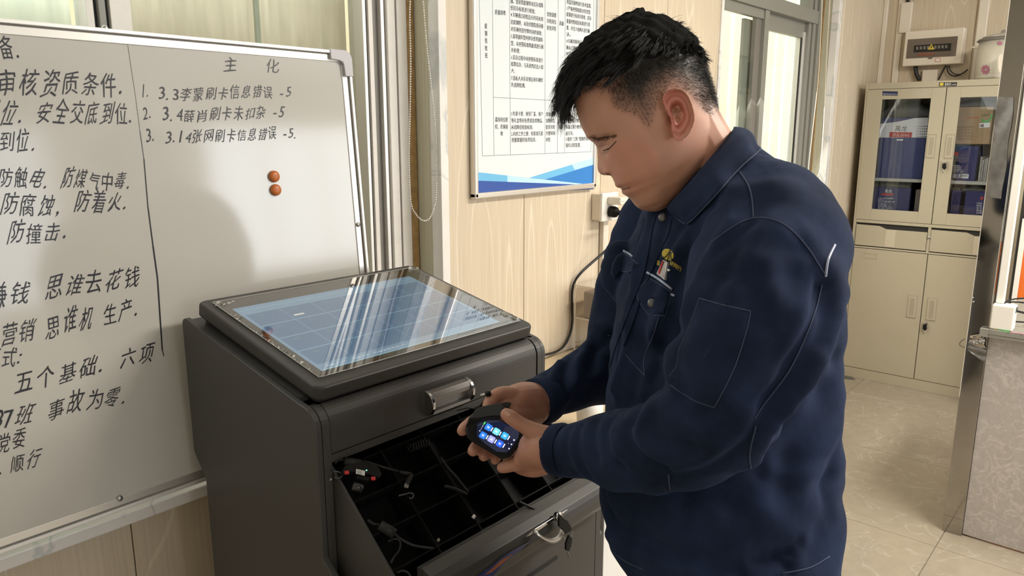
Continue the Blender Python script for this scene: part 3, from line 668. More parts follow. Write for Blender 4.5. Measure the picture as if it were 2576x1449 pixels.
su = lambda y: (y-1.0)*math.hypot(1, LS)
def sq(x0, x1, y0, y1, w=0.0): return [SP.o+SP.ux*x+SP.uy*su(y)+LN*w for x, y in ((x0, y0), (x1, y0), (x1, y1), (x0, y1))]
def emat(name, c, e=1.0): return mat(name, (.01, .012, .02), .12, emit=c, estr=e)
dm = emat('display_blue', (.20, .36, .50), .75)
mesh('display', sq(.684, 1.122, 1.019, 1.300), [(0, 1, 2, 3)], dm, KI)
tl, ln, tp = [], [], []
cx = np.linspace(.690, 1.116, 7); cy = np.linspace(1.040, 1.268, 5)
for i in range(6):
    for j in range(4):
        tl.append((np.array(sq(cx[i]+.001, cx[i+1]-.001, cy[j]+.001, cy[j+1]-.001, .0002)), [(0, 1, 2, 3)]))
        ln.append((np.array(sq(cx[i]+.001, cx[i+1]-.001, cy[j+1]-.002, cy[j+1]-.001, .0004)), [(0, 1, 2, 3)]))
        c = ((cx[i]+cx[i+1])/2-.008, cy[j+1]-.014)
        tp.append((np.array([SP.o+SP.ux*(c[0]+.009*math.cos(t))+SP.uy*su(c[1]+.0045*math.sin(t))+LN*.0004 for t in np.linspace(0, 6.1, 12)]), [tuple(range(12))]))
V, F = joinvf(tl); mesh('menu_tiles', V, F, emat('tile_blue', (.09, .21, .36), .72), KI, kind='stuff')
V, F = joinvf(ln+[(np.array(sq(.684, 1.122, 1.019, 1.021, .0004)), [(0, 1, 2, 3)]), (np.array(sq(.684, 1.122, 1.2835, 1.2845, .0004)), [(0, 1, 2, 3)])]); mesh('menu_lines', V, F, emat('line_cyan', (.35, .62, .70), .8), KI, kind='stuff')
V, F = joinvf(tp); mesh('menu_icons', V, F, emat('icon_teal', (.12, .26, .36), .7), KI, kind='stuff')
fp = []
for s, a, b in (('电量 100%', .70, .74), ('网络 正常', .755, .79), ('终端管理系统 V2.1', .80, .88)):
    Vg, Fg = glyphs(s, 0, 1); w = (b-a)/(Vg[:, 0].max()); fp.append((np.array([SP.o+SP.ux*(a+v[0]*w)+SP.uy*su(1.027+v[1]*.006)+LN*.0005 for v in Vg]), Fg))
V, F = joinvf(fp); mesh('footer_text', V, F, emat('text_white', (.8, .85, .9), .8), KI, kind='stuff')
u = SP.px(752, 791); mesh('status_mark', [SP.o+SP.ux*(u[0]+a)+SP.uy*(u[1]+b)+LN*.0006 for a, b in ((-.011, -.003), (.011, -.003), (.011, .003), (-.011, .003))], [(0, 1, 2, 3)], emat('mark_cream', (.8, .78, .68), .9), KI)
lidslab('screen_glass', .665, 1.169, .999, 1.342, .008, .0022, .0027, M['film_clear'], KI)
# crumpled protective film round the edge of the glass
r = random.Random(3); fm = []
def filmbit(x, y, dx, dy, h):
    p = np.array((x, y, lz(y)))+LN*.003; q = np.array((x+dx, y+dy, lz(y+dy)))+LN*.003
    m_ = (p+q)/2+LN*h+np.array((r.uniform(-.004, .004), r.uniform(-.004, .004), 0)); return (np.array([p, q, m_]), [(0, 1, 2)])
for k in range(34): y_ = 1.015+.26*k/33; fm.append(filmbit(.666+r.uniform(-.001, .001), y_, r.uniform(.001, .010)*(1.6 if k > 24 else 1), r.uniform(.001, .004), r.uniform(.001, .004)))
for k in range(16): fm.append(filmbit(.667+r.uniform(0, .03), 1.335-r.uniform(0, .014), r.uniform(-.012, .012), r.uniform(-.008, .003), .003))
for k in range(14): fm.append(filmbit(1.150+r.uniform(0, .018), 1.325+r.uniform(0, .016), r.uniform(-.012, .012), r.uniform(-.012, .004), .005))
for k in range(14): fm.append(filmbit(1.155+r.uniform(0, .014), 1.003+r.uniform(0, .04), r.uniform(-.008, .008), r.uniform(-.004, .02), .005))
V, F = joinvf(fm); mesh('peeling_film', V, F, mat('wrinkled_film', (.62, .60, .55), .25, alpha=.75), KI, kind='stuff')
box_ = lambda *a: sq(*a)
V, F = joinvf([(np.array(sq(.668, 1.168, 1.338, 1.3412, .0018)), [(0, 1, 2, 3)]), (np.array(sq(.668, 1.168, 1.000, 1.0012, .0018)), [(0, 1, 2, 3)]), (np.array(sq(.6655, .667, 1.0, 1.34, .0018)), [(0, 1, 2, 3)]), (np.array(sq(1.167, 1.1685, 1.0, 1.34, .0018)), [(0, 1, 2, 3)])])
mesh('film_edge', V, F, mat('film_rim', (.42, .41, .38), .25, alpha=.8), KI)
# recessed chrome pull on the fascia
def on(y, px, py): return onp(px, py, 1, y)
hx0, hx1 = on(.945, 1090, 1000)[0], on(.945, 1183, 970)[0]; hz0, hz1 = 1.019, 1.064
PU = prism('pull_handle', [(KF+.003, hz1), (KF-.010, hz1-.002), (KF-.014, hz1-.010), (KF-.014, hz1-.018), (KF-.002, hz1-.020), (KF-.002, hz0+.010), (KF-.013, hz0+.009), (KF-.013, hz0+.003), (KF-.006, hz0), (KF+.003, hz0)], 0, hx0, hx1, mat('satin_pull', (.34, .33, .33), .5, metal=.8), KI, bev=.0008)
for a, b in ((hx0-.007, hx0), (hx1, hx1+.007)):
    prism('pull_end', arc(KF+.004, (hz0+hz1)/2, .024, 118, 242, 8)+[(KF+.004, hz0-.002), (KF+.004, hz1+.002)], 0, a, b, M['chrome'], PU, bev=.001)
# ---- sloping drawer
TA = math.radians(42.5); TU = np.array((0, math.cos(TA), math.sin(TA))); TNn = np.array((0, -math.sin(TA), math.cos(TA)))
TP0 = np.array((0, .950, .9765)); TP = Plane(TP0, (1, 0, 0), TU)
def tp(x, v, w=0): return TP0+np.array((x, 0, 0))+TU*v+TNn*w
DR = empty('drawer', (.9, .9, .8)); DR.parent = KI; DR.location = Vector(np.array((.9, .9, .8))-np.array(KC)); WPOS['drawer'] = np.array((.9, .9, .8)); bpy.data.objects.remove(DR); 
def tbox(name, x0, x1, v0, v1, w0, w1, m, par, bev=0, **k): return slab(name, [tp(x0, v0, w0), tp(x1, v0, w0), tp(x1, v1, w0), tp(x0, v1, w0)], TNn*(w1-w0), m, par, bev, **k)
VL, VH = -.205, .145
DR = tbox('drawer', .660, 1.150, VL, VH, -.060, -.056, M['tray'], KI)
K2 = mat('drawer_side_coat', (.050, .0475, .045), .45, bump=.12, bscale=2500)
tbox('drawer_side', .655, .660, VL, VH, -.17, 0, K2, DR, bev=.0006)
tbox('drawer_side', 1.150, 1.155, VL, VH, -.17, 0, K2, DR, bev=.0006)
tbox('drawer_back', .660, 1.150, VH-.004, VH, -.056, 0, M['tray'], DR)
DV = mat('tray_divider', (.0035, .0035, .0035), .7, spec=.15)
for xx_ in (.757, .853, .950, 1.047): tbox('divider', xx_-.0012, xx_+.0012, VL, VH-.004, -.056, -.004, DV, DR)
for vv in (-.172, -.110, -.048, .014, .076): tbox('divider', .660, 1.150, vv-.0011, vv+.0011, -.056, -.0045, DV, DR)
DF = prism('drawer_front', [(.806, .852), (.784, .845), (.770, .836)]+[(.766, .826), (.7635, .812), (.766, .797), (.774, .783), (.786, .774), (.797, .770), (.812, .770)], 0, .703, 1.170, M['kiosk'], KI, bev=.0012)
box('drawer_slot', .74, 1.04, .7955, .7975, .715, .722, M['gap'], KI)
box('lower_edge', .70, 1.172, .806, .812, .768, .852, K, KI)
# decal on the drawer front
M['dec1'] = mat('decal_blue', (.02, .035, .16), .25); M['dec2'] = mat('decal_orange', (.34, .10, .05), .25)
def strip_on(y, pts, m, name='decal'):
    return mesh(name, [on(y, a, b) for a, b in pts], [tuple(range(len(pts)))], m, DF)
strip_on(.7632, [(1200, 1449), (1235, 1425), (1262, 1402), (1298, 1380), (1338, 1358), (1310, 1384), (1285, 1400), (1262, 1425), (1240, 1449)], M['dec1'])
strip_on(.7630, [(1218, 1447), (1240, 1428), (1262, 1408), (1290, 1394), (1262, 1420), (1236, 1440)], M['dec2'])
# D-shaped steel handle, lock, keys
HY = .752
DH = empty('drawer_handle', (1.0, HY, .8)); bpy.data.objects.remove(DH)
hp = [on(.762, 1346, 1333), on(.752, 1352, 1343), on(.744, 1370, 1356), on(.742, 1392, 1360), on(.746, 1408, 1350), on(.756, 1415, 1330)]
DH = tube('drawer_handle', hp, .0052, M['steel'], DF, n=10, sub=5, flat=.35, up=(0, -.6, .8))
slab('handle_plate', [on(.762, 1323, 1350), on(.762, 1345, 1330), on(.762, 1400, 1296), on(.762, 1427, 1281), on(.762, 1408, 1298), on(.762, 1350, 1336)], (0, -.0015, 0), M['chrome'], DH, .0003, 1)
lathe('lock', [(.001, 0), (.0075, 0), (.0085, .003), (.0085, .010), (.007, .013), (.001, .013)], on(.764, 1398, 1299), (0, -1, .35), M['chrome'], DF, n=20)
KY = empty('keys', on(.745, 1412, 1318), label='two black-headed keys on a wire ring in the drawer lock', cat='keys')
def hull(name, pts, y, t, m, par, bev=.0008): return slab(name, [on(y, a, b) for a, b in pts], (0, -t, 0), m, par, bev)
tube('key_blade', [on(.752, 1398, 1299), on(.744, 1404, 1309)], [.0016, .0016], M['chrome'], KY, n=6, sub=1)
hull('key_head', [(1402, 1300), (1408, 1294), (1416, 1304), (1424, 1308), (1434, 1326), (1434, 1333), (1420, 1341), (1402, 1322)], .745, .004, M['blackp'], KY, .001)
tube('key_ring', [on(.742, 1427+14*math.cos(t)*.85, 1342+14*math.sin(t)) for t in np.linspace(0, 6.283, 22)], .0008, M['chrome'], KY, n=6, sub=2)
hull('key_head', [(1428, 1344), (1436, 1352), (1434, 1370), (1428, 1386), (1420, 1382), (1420, 1366)], .743, .004, M['blackp'], KY, .001)
tube('key_blade', [on(.742, 1427, 1384), on(.742, 1430, 1394), on(.742, 1431, 1403)], [.0015, .0012, .001], M['steel'], KY, n=6, sub=1)
box('latch', *(lambda c: (c[0]-.008, c[0]+.006, c[1]-.004, c[1]+.004, c[2]-.006, c[2]+.006))(on(.80, 1384, 1264)), M['steel'], DF, bev=.002)
for (a, b) in ((833, 1206),): lathe('rivet', [(.003, 0), (.0025, .0012), (.001, .0015)], on(KF, a, b), (0, -1, 0), M['steel'], KI, n=10)
# ---- things lying in the drawer
def T(px, py, w=-.01): 
    w = w+.0215; return (lambda d, P0: CAM+d*(((P0-CAM)@TNn)/(d@TNn)))(ray(px, py), TP0+TNn*w)
TPr = TP
def cable(name, pts, r_, lab, w=-.012, m=None, **k): return tube(name, [T(a, b, w+dw) for a, b, dw in [(p+(0,))[:3] for p in pts]], r_, m or M['cablegrey'], None, n=7, label=lab, cat='cable', **k)
M['cablegrey'] = mat('grey_black_cable', (.012, .012, .0125), .45, spec=.3)
HS = empty('radio_holder', T(905, 1195), label='black clip holder with two red buttons and white label in the drawer', cat='holder')
hb = [(848, 1200), (858, 1183), (880, 1175), (905, 1173), (930, 1178), (946, 1192), (950, 1207), (944, 1214), (920, 1206), (905, 1203), (885, 1200), (866, 1198), (856, 1208)]
slab('holder_body', [T(a, b, -.022) for a, b in hb], TNn*.018, M['blackp'], HS, .003)
for a, b in ((871, 1190), (937.5, 1205)): slab('red_button', [T(a+p, b+q, -.004) for p, q in ((-5.5, -4), (5, -4.5), (6, 4), (-4.5, 4.5))], TNn*.003, mat('red_button_plastic', (.55, .03, .035), .35), HS, .0006)
slab('label', [T(a, b, -.0035) for a, b in ((896, 1180), (918, 1185), (917, 1197), (895, 1192))], TNn*.0006, M['whitep'], HS)
lb = []
for k in range(4): lb.append((np.array([T(898+a, 1183.2+k*2.6+b, -.0026) for a, b in ((0, 0), (14-3*(k % 2), 3), (14-3*(k % 2), 3.8), (0, .8))]), [(0, 1, 2, 3)]))
V, F = joinvf(lb); mesh('label_print', V, F, M['poster_line'], HS, kind='stuff')
mesh('status_lamp', [T(922+2.2*math.cos(t), 1183+1.8*math.sin(t), -.0032) for t in np.linspace(0, 5.6, 9)], [tuple(range(9))], mat('green_led', (.1, .5, .3), .4, emit=(.2, 1, .55), estr=1.2), HS)
slab('clip_mount', [T(a, b, -.02) for a, b in ((888, 1202), (924, 1210), (920, 1220), (886, 1212))], TNn*.014, M['blackp'], HS, .002)
tube('belt_clip', [T(887, 1222, -.012), T(911, 1229, -.012)], [.007, .007], mat('glossy_black', (.03, .03, .03), .2), HS, n=12, sub=1)
CA = cable('usb_cable', [(843, 1165), (852, 1158), (862, 1157), (908, 1162), (925, 1163), (960, 1174), (1006, 1187)], .0022, 'black cable with angled connector at the drawer left corner')
tube('inline_filter', [T(866, 1160, -.008), T(905, 1165, -.008)], [.0065, .0065], mat('filter_black', (.013, .013, .013), .5, spec=.3), CA, n=12, sub=1)
tube('strain_relief', [T(1005, 1187), T(1018, 1190), T(1034, 1194)], [.003, .0036, .004], M['cablegrey'], CA, n=8, sub=1)
tube('connector_body', [T(1034, 1194), T(1024, 1217)], [.0048, .0048], M['cablegrey'], CA, n=8, sub=1)
slab('connector_tip', [T(a, b, -.012) for a, b in ((1017, 1216), (1028, 1219), (1025, 1230), (1015, 1227))], TNn*.003, M['steel'], CA, .0006)
cable('usb_cable', [(915, 1166), (930, 1170), (946, 1180), (958, 1193)], .0012, 'thin grey cable arching behind the holder', m=mat('pale_grey_cable', (.05, .05, .05), .35))
cable('usb_cable', [(838, 1187), (848, 1186), (858, 1191), (860, 1198), (850, 1203), (842, 1200)], .0014, 'small coil of grey cable against the left post', m=mat('pale_grey_cable_b', (.05, .05, .05), .35))
C2 = cable('usb_cable', [(925, 1308), (940, 1318), (955, 1322), (990, 1342), (1008, 1356), (1040, 1372), (1090, 1380)], .0022, 'black cable with thick filter lying at the drawer front left')
tube('inline_filter', [T(956, 1320, -.006), T(992, 1343, -.006)], [.008, .008], mat('filter_black_b', (.012, .013, .012), .5, spec=.3), C2, n=12, sub=1)
cable('usb_cable', [(978, 1362), (990, 1356), (1003, 1358), (1007, 1372), (1002, 1388), (992, 1400), (984, 1416)], .0018, 'short curled black cable nearest the drawer front')
cable('usb_cable', [(1000, 1440), (1012, 1436), (1025, 1440), (1034, 1452)], .0018, 'black cable end curving at the bottom of the drawer')
cable('usb_cable', [(1108, 1150), (1125, 1175), (1145, 1197), (1165, 1222), (1178, 1238)], .0024, 'black cable running down the middle of the drawer')
cable('usb_cable', [(1118, 1223), (1135, 1227), (1150, 1232), (1175, 1244)], .0028, 'black cable with stiff plug in the drawer centre')
cable('usb_cable', [(1003, 1247), (1020, 1243), (1033, 1240), (1040, 1245), (1036, 1254), (1030, 1252)], .0014, 'thin cable looped beside the angled connector', m=mat('pale_grey_cable_c', (.05, .05, .05), .35))
cable('usb_cable', [(1305, 1262), (1318, 1268), (1332, 1275), (1345, 1281)], .0024, 'black cable end at the right of the drawer')
P = [T(1030+44*t/60, 1128-16*t/60, .0)+(.0065*math.cos(t*6.283/8.5))*TNn+(.0065*math.sin(t*6.283/8.5))*TU for t in range(61)]
tube('coiled_cable', P, .0011, M['cablegrey'], None, n=6, sub=2, label='coiled black cable at the back of the drawer', cat='cable')
for a, b, s, lb_ in ((1190, 1301, 6, 'white connector tip sticking up in the drawer middle'), (1101, 1360, 5, 'small silver connector tip near the drawer front')):
    slab('connector', [T(a-s*.8, b, -.012), T(a, b-s, -.012), T(a+s*.8, b-1, -.012), T(a+s*.3, b+s, -.012)], TNn*.004, M['whitep'] if s == 6 else M['alu_dark'], None, .0008, label=lb_, cat='connector')

# ================================================================== FILE CABINET
CX, CY0, CY1, CH = 4.83, .60, 1.45, 1.80
B = M['beige']
FC = empty('file_cabinet', (5.03, 1.025, 0), label='tall beige steel file cabinet with glass upper doors against the back wall', cat='cabinet')
def cb(name, x0, x1, y0, y1, z0, z1, m=B, par=FC, bev=.0015, **k): return box(name, x0, x1, y0, y1, z0, z1, m, par, bev, **k)
XF = CX+.02
for a, b in ((CY0, CY0+.016), (CY1-.016, CY1)): cb('side_panel', CX, 5.215, a, b, 0, CH)
cb('top_panel', CX, 5.215, CY0+.0162, CY1-.0162, CH-.034, CH)
cb('back_panel', 5.205, 5.215, CY0+.016, CY1-.016, .02, CH-.034)
cb('bottom_rail', CX+.001, 5.2, CY0+.0162, CY1-.0162, 0, .064)
cb('middle_rail', CX+.001, 5.2, CY0+.0162, CY1-.0162, .980, .998)
cb('middle_rail', CX+.001, 5.2, CY0+.0162, CY1-.0162, .826, .836)
cb('shelf', CX+.03, 5.2, CY0+.0162, CY1-.0162, 1.232, 1.250, mat('pale_shelf', (.45, .44, .38), .5))
cb('centre_post', CX+.001, CX+.02, 1.020, 1.036, .8362, .98)
def glassdoor(y0, y1, g0, g1, sgn):
    d = cb('glass_door', CX-.002, CX+.016, y0, g0, 1.000, 1.764)
    box('door_stile', CX-.002, CX+.016, g1, y1, 1.000, 1.764, B, d, .0015)
    box('door_rail', CX-.002, CX+.016, g0, g1, 1.706, 1.764, B, d, .001); box('door_rail', CX-.002, CX+.016, g0, g1, 1.000, 1.066, B, d, .001)
    box('pane', CX+.006, CX+.009, g0, g1, 1.066, 1.706, M['glass'], d)
    hy = 1.022+sgn*.046
    box('recessed_pull', CX-.004, CX-.0015, hy-.022, hy+.022, 1.372, 1.508, M['beige_shade'], d, .001)
    box('pull_frame', CX-.006, CX-.0015, hy-.019, hy+.019, 1.378, 1.502, B, d, .001)
    box('pull_cavity_shade', CX-.0066, CX-.0015, hy-.011, hy+.011, 1.392, 1.490, M['beige_shade'], d, .001)  # raised plate, darker colour stands in for the shade of a cavity
    return d
glassdoor(1.024, 1.438, 1.096, 1.354, 1); glassdoor(.612, 1.020, .695, .951, -1)
def lowdoor(y0, y1, sgn):
    d = cb('steel_door', CX-.002, CX+.016, y0, y1, .067, .823)
    hy = 1.022+sgn*.052
    box('recessed_pull', CX-.0045, CX-.0015, hy-.026, hy+.026, .435, .572, M['beige_shade'], d, .001)
    box('pull_frame', CX-.006, CX-.0015, hy-.023, hy+.023, .440, .567, B, d, .001)
    box('pull_cavity_shade', CX-.0066, CX-.0015, hy-.012, hy+.012, .452, .556, M['beige_shade'], d, .001)  # cavity shade painted as a darker raised plate
    return d
d1 = lowdoor(1.024, 1.432, 1); lowdoor(.612, 1.020, -1)
yl, zl = on(CX, 0, 0)[:2] if False else (onp(2175, 636, 0, CX)[1], onp(2175, 636, 0, CX)[2]); yr, zr = onp(2205, 652, 0, CX)[1:]
for b in ((yr, yl, zl-.002, zl), (yr, yl, zr, zr+.002), (yl-.002, yl, zr, zl), (yr, yr+.002, zr, zl)): box('label_holder', CX-.004, CX-.0018, *b, M['beige'], d1)
def drawerf(y0, y1, k0):
    ys = [y1, k0+.03, k0, y0]; 
    d = prism('drawer_front', [(y1, .842), (y1, .968), (k0+.04, .966), (k0, .950), (y0, .950), (y0, .842)], 0, CX-.002, CX+.012, B, FC, bev=.001)
    cb('drawer_gap_shade', CX+.012, CX+.016, y0, y1, .838, .979, M['gap']);  # dark sheet behind the front, its colour stands in for shade in the gap
    box('recess_shading', CX-.003, CX-.0018, k0-.055, k0, .846, .948, mat('beige_scoop_shading', (.52, .46, .35), .35), d, .001)  # raised plate, the scoop's shading is put into its colour
drawerf(1.038, 1.430, 1.26); drawerf(.612, 1.018, .80)
def lathe_(name, px, py, r_, par=FC, m='chrome'): return lathe(name, [(.001, 0), (r_, 0), (r_, .006), (r_*.8, .009), (.001, .009)], onp(px, py, 0, CX-.002), (-1, 0, 0), M[m], par, n=16)
for px_, py_ in ((2378, 408), (2330, 814), (2338, 597)): lathe_('lock', px_, py_, .008)
def keyset(px_, py_, lab):
    k = empty('key', onp(px_, py_, 0, CX-.02), label=lab, cat='key')
    slab('key_head', [onp(px_+a, py_+b, 0, CX-.02) for a, b in ((-5, 3), (4, 1), (5, 14), (0, 18), (-6, 13))], (-.004, 0, 0), M['blackp'], k, .001)
    tube('key_blade', [onp(px_-2, py_+16, 0, CX-.02), onp(px_-4, py_+27, 0, CX-.02)], .0018, M['steel'], k, n=6, sub=1)
    slab('key_bow', [onp(px_+a, py_+b, 0, CX-.012) for a, b in ((-6, -3), (6, -4), (7, 2), (-5, 3))], (-.003, 0, 0), M['chrome'], k, .0005)
keyset(2376, 409, 'key hanging in the lock of the cabinet glass doors'); keyset(2327, 814, 'key hanging in the lock of the lower cabinet doors')
def plate(name, pts, m, par, x=CX-.0022): return mesh(name, [onp(a, b, 0, x) for a, b in pts], [tuple(range(len(pts)))], m, par)
M['navy'] = mat('navy_sticker', (.02, .03, .09), .4)
plate('asset_sticker', [(2220, 229), (2259, 230), (2258, 241), (2220, 240)], M['navy'], FC)
plate('maker_plate', [(2363, 207.5), (2408, 207), (2406, 216.5), (2362, 217)], M['gap'], FC); plate('maker_mark', [(2365, 208.5), (2374, 208.5), (2373, 215.5), (2364, 215.8)], M['yellow'], FC, CX-.0026)
class FP(Plane): pass
CP = Plane((CX-.0026, 0, 0), (0, -1, 0), (0, 0, 1))
def txt(par, pl, s, a, b, h, m, name='lettering', thin=0, lift=.0):
    r_ = text_on(pl, s, a, b, h, thin, lift, 1); return mesh(name, r_[0], r_[1], m, par, kind='stuff' if len(s) > 1 else None)
txt(FC, CP, 'NJTXHCN-CZ-01', (2222, 238), (2256, 239), .009, M['whitep']); txt(FC, CP, '鑫鲁旺', (2376, 215), (2392, 214.6), .016, M['whitep']); txt(FC, CP, '办公家具', (2393, 214.6), (2405, 214), .009, M['whitep'])
# ---- contents of the cabinet
CXI = CX+.07
IP = Plane((CXI-.0008, 0, 0), (0, -1, 0), (0, 0, 1))
def ipl(name, pts, m, par, d=.0006): return mesh(name, [onp(a, b, 0, CXI-d) for a, b in pts], [tuple(range(len(pts)))], m, par)
def ibox(name, pl_, pr_, pt_, pb_, depth, m, lab, zb=None, dx=0, bev=.002, **k):
    a = onp(pl_, pb_, 0, CXI+dx); b = onp(pr_, pt_, 0, CXI+dx); z0_ = a[2] if zb is None else zb
    o = box(name, CXI+dx, CXI+dx+depth, b[1], a[1], z0_, b[2], m, None, bev); return meta(o, lab, k.get('cat', 'box'))
b1 = ibox('carton', 2204, 2335, 296, 447, .22, M['bluebox'], 'big blue and white carton behind the left glass door, upper shelf', zb=1.2504)
ipl('white_band', [(2212, 312), (2260, 306), (2300, 297), (2335, 296), (2331, 346), (2211, 346)], M['whitep'], b1)
for k in range(7):
    for j in range(5):
        px_, py_ = 2307+k*5-j*.6, 318+j*6.4
        if px_ < 2333 and (k+j*.0 >= 0): ipl('dot', [(px_+1.6*math.cos(t)*(.5+k*.12), py_+1.7*math.sin(t)*(.5+k*.12)) for t in np.linspace(0, 5.5, 7)], M['poster_line'], b1, .0009)
ipl('red_band', [(2238, 332), (2295, 333), (2293, 346), (2237, 345)], M['red'], b1, .0010)
txt(b1, IP, '禹龙', (2252, 329), (2281, 330), .036, M['poster_line'], lift=0); 
IP2 = Plane((CXI-.0014, 0, 0), (0, -1, 0), (0, 0, 1)); txt(b1, IP2, 'YULONG', (2245, 343), (2287, 343.5), .022, M['whitep'])
ipl('pull_slot', [(2256, 350), (2272, 350), (2271, 354), (2255, 353.5)], M['whitep'], b1, .001)
def bag(name, pl_, pr_, pt_, pb_, lab, zb, m='bag', depth=.2, seed=0):
    a = onp(pl_, pb_, 0, CXI); b = onp(pr_, pt_, 0, CXI); bm = bmesh.new(); bmesh.ops.create_grid(bm, x_segments=2, y_segments=2, size=1); bm.free()
    rr = random.Random(seed); n, mm = 14, 9; V = []; F = []
    zb_ = zb; b[2] = min(b[2], 1.229 if zb_ < 1.22 else 9); H = max(b[2]-zb_, .012)
    for i in range(n+1):
        for j in range(mm+1):
            u_, v_ = i/n, j/mm; ang = v_*math.pi
            y_ = a[1]+(b[1]-a[1])*u_; env = (math.sin(u_*math.pi)**.25)
            r0 = H*env*(.86+.14*rr.random()) if 0 < i < n else H*.5
            V.append((CXI+.002+depth*(.5-.5*math.cos(ang)), y_, zb_+.0005+r0*math.sin(ang)**.35))
    for i in range(n):
        for j in range(mm): q = i*(mm+1)+j; F.append((q, q+1, q+mm+2, q+mm+1))
    F.append(tuple(i*(mm+1) for i in range(n+1))+tuple(i*(mm+1)+mm for i in range(n, -1, -1)))
    return mesh(name, V, F, M[m], None, smooth=True, label=lab, cat='bag')
bag('plastic_bag', 2218, 2343, 252, 300, 'crumpled dark plastic bag on top of the big blue carton', b1.location.z+b1.dimensions.z/2 if False else onp(2335, 296, 0, CXI)[2], seed=1)
b2 = ibox('carton', 2190, 2291, 474, 532, .2, M['bluebox2'], 'navy carton with white small print, lower left of the cabinet window', zb=.9985)
txt(b2, IP, '禹龙', (2226, 484), (2243, 484.5), .022, M['whitep'], lift=0); ipl('red_band', [(2218, 486), (2248, 487), (2247, 491.5), (2217, 491)], M['red'], b2, .001)
for k in range(8): txt(b2, IP, ['产品名称 铝塑管', '规格型号 KBG-20', '执行标准 JB', '生产日期 2023', '质量等级', '检验员 01', '数量 50只', '地址 电话'][k], (2208, 500+k*4.1), (2222+random.Random(k).random()*30, 500.6+k*4.1), .008, M['whitep'], lift=0)
b3 = ibox('carton', 2298, 2330, 478, 535, .2, M['greybox'], 'dark grey carton edge beside the lower navy carton', zb=.9985)
ibox('carton', 2388, 2418, 480, 545, .2, M['bluebox2'], 'narrow navy carton at the lower left of the right glass door', zb=.9985)
b4 = ibox('carton', 2422, 2478, 482, 545, .2, M['bluebox2'], 'wide navy carton at the lower right of the right glass door', zb=.9985)
for k in range(5): txt(b4, IP, ['产品说明', '规格', '型号', '数量', '日期'][k], (2456, 513+k*6), (2470, 513.6+k*6), .011, M['whitep'], lift=0)
ipl('red_mark', [(2467, 495), (2474, 495), (2473, 502), (2466, 502)], M['red'], b4, .001)
b5 = ibox('carton', 2403, 2462, 368, 452, .2, M['bluebox2'], 'navy carton with white handling symbols under the brown carton', zb=1.2504)
ipl('red_mark', [(2400, 384), (2411, 383), (2411, 390), (2400, 391)], M['red'], b5, .001)
for k, (px_, py_) in enumerate(((2397, 443), (2409, 442.5))): 
    for q in ((0, 0, 10, 1), (0, 9, 10, 10), (0, 0, 1, 10), (9, 0, 10, 10), (3, 3, 7, 7)): ipl('handling_mark', [(px_+q[0], py_+q[1]-5), (px_+q[2], py_+q[1]-5), (px_+q[2], py_+q[3]-5), (px_+q[0], py_+q[3]-5)], M['whitep'], b5, .001)
ipl('barcode', [(2418, 437), (2437, 438), (2436, 449), (2417, 448)], M['whitep'], b5, .001)
for k in range(6): ipl('bar', [(2420+k*2.6, 439), (2421.3+k*2.6, 439), (2420.3+k*2.6, 445), (2419+k*2.6, 445)], M['poster_line'], b5, .0014)
for k in range(4): txt(b5, IP, ['防潮 易碎', '产品名称 管件', '数量 规格型号', '生产单位 南京'][k], (2398, 418+k*5), (2414+k*3, 418.4+k*5), .009, M['whitep'], lift=0)
c1 = ibox('carton', 2397, 2500, 268, 362, .22, M['carton'], 'brown cardboard carton taped and stickered behind the right glass door', zb=None)
_z = onp(2403, 368, 0, CXI)[2]; c1.location.z += (_z+.0005)-(c1.location.z-c1.dimensions.z/2) if False else 0
txt(c1, IP, 'PASS', (2471, 294), (2490, 291), .020, mat('dark_green_print', (.02, .12, .03), .5), lift=0)
ipl('green_sticker', [(2470, 297), (2478, 304), (2488, 300), (2495, 285), (2498, 288), (2492, 303), (2480, 312), (2470, 305)], M['green'], c1, .0007)
ipl('white_label', [(2464, 310), (2491, 308), (2490, 320), (2464, 322)], M['whitep'], c1, .0009)
ipl('barcode', [(2466, 313), (2475, 312), (2475, 319.5), (2466, 320)], M['alu_dark'], c1, .0012)
ipl('stamp', [(2430, 296), (2463, 294), (2462, 297), (2430, 299)], mat('orange_stamp', (.45, .13, .04), .7), c1, .0008)
for k in range(5): txt(c1, IP, ['MODEL 20240056', 'QTY 5 PCS', 'N.W 5.1 KGS', 'G.W 6.4 KGS', 'MADE 12-08'][k], (2409, 322+k*7.6), (2449-k*1, 321+k*7.6), .013, mat('brown_print%d' % k, (.16, .09, .05), .8), lift=0)
st = []
for k in range(9): st.append(boxvf(CXI+.003+.0*k, CXI+.18, onp(2466+k*5, 400, 0, CXI)[1]-.009, onp(2466+k*5, 400, 0, CXI)[1]-.001-.001*(k % 3), 1.2504, 1.385-.006*((k*7) % 4)))
FO = empty('folders', (CXI+.1, .80, 1.2504), label='upright stack of old paper folders right of the navy carton', cat='folders')
for q in st: mesh('folder', q[0], q[1], M['paper'], FO)
bag('plastic_bag', 2385, 2416, 462, 480, 'clear crumpled bag on the narrow navy carton', onp(2400, 480, 0, CXI)[2], seed=4)
bag('plastic_bag', 2420, 2480, 460, 482, 'crumpled dark bag on the wide navy carton', onp(2440, 482, 0, CXI)[2], seed=5)
bag('plastic_bag', 2194, 2290, 455, 474, 'dark plastic bag on the lower left navy carton', onp(2291, 474, 0, CXI)[2]+.001, seed=6)
bag('plastic_bag', 2408, 2505, 246, 268, 'dark plastic sheet folded on top of the brown carton', onp(2450, 268, 0, CXI)[2], seed=7)

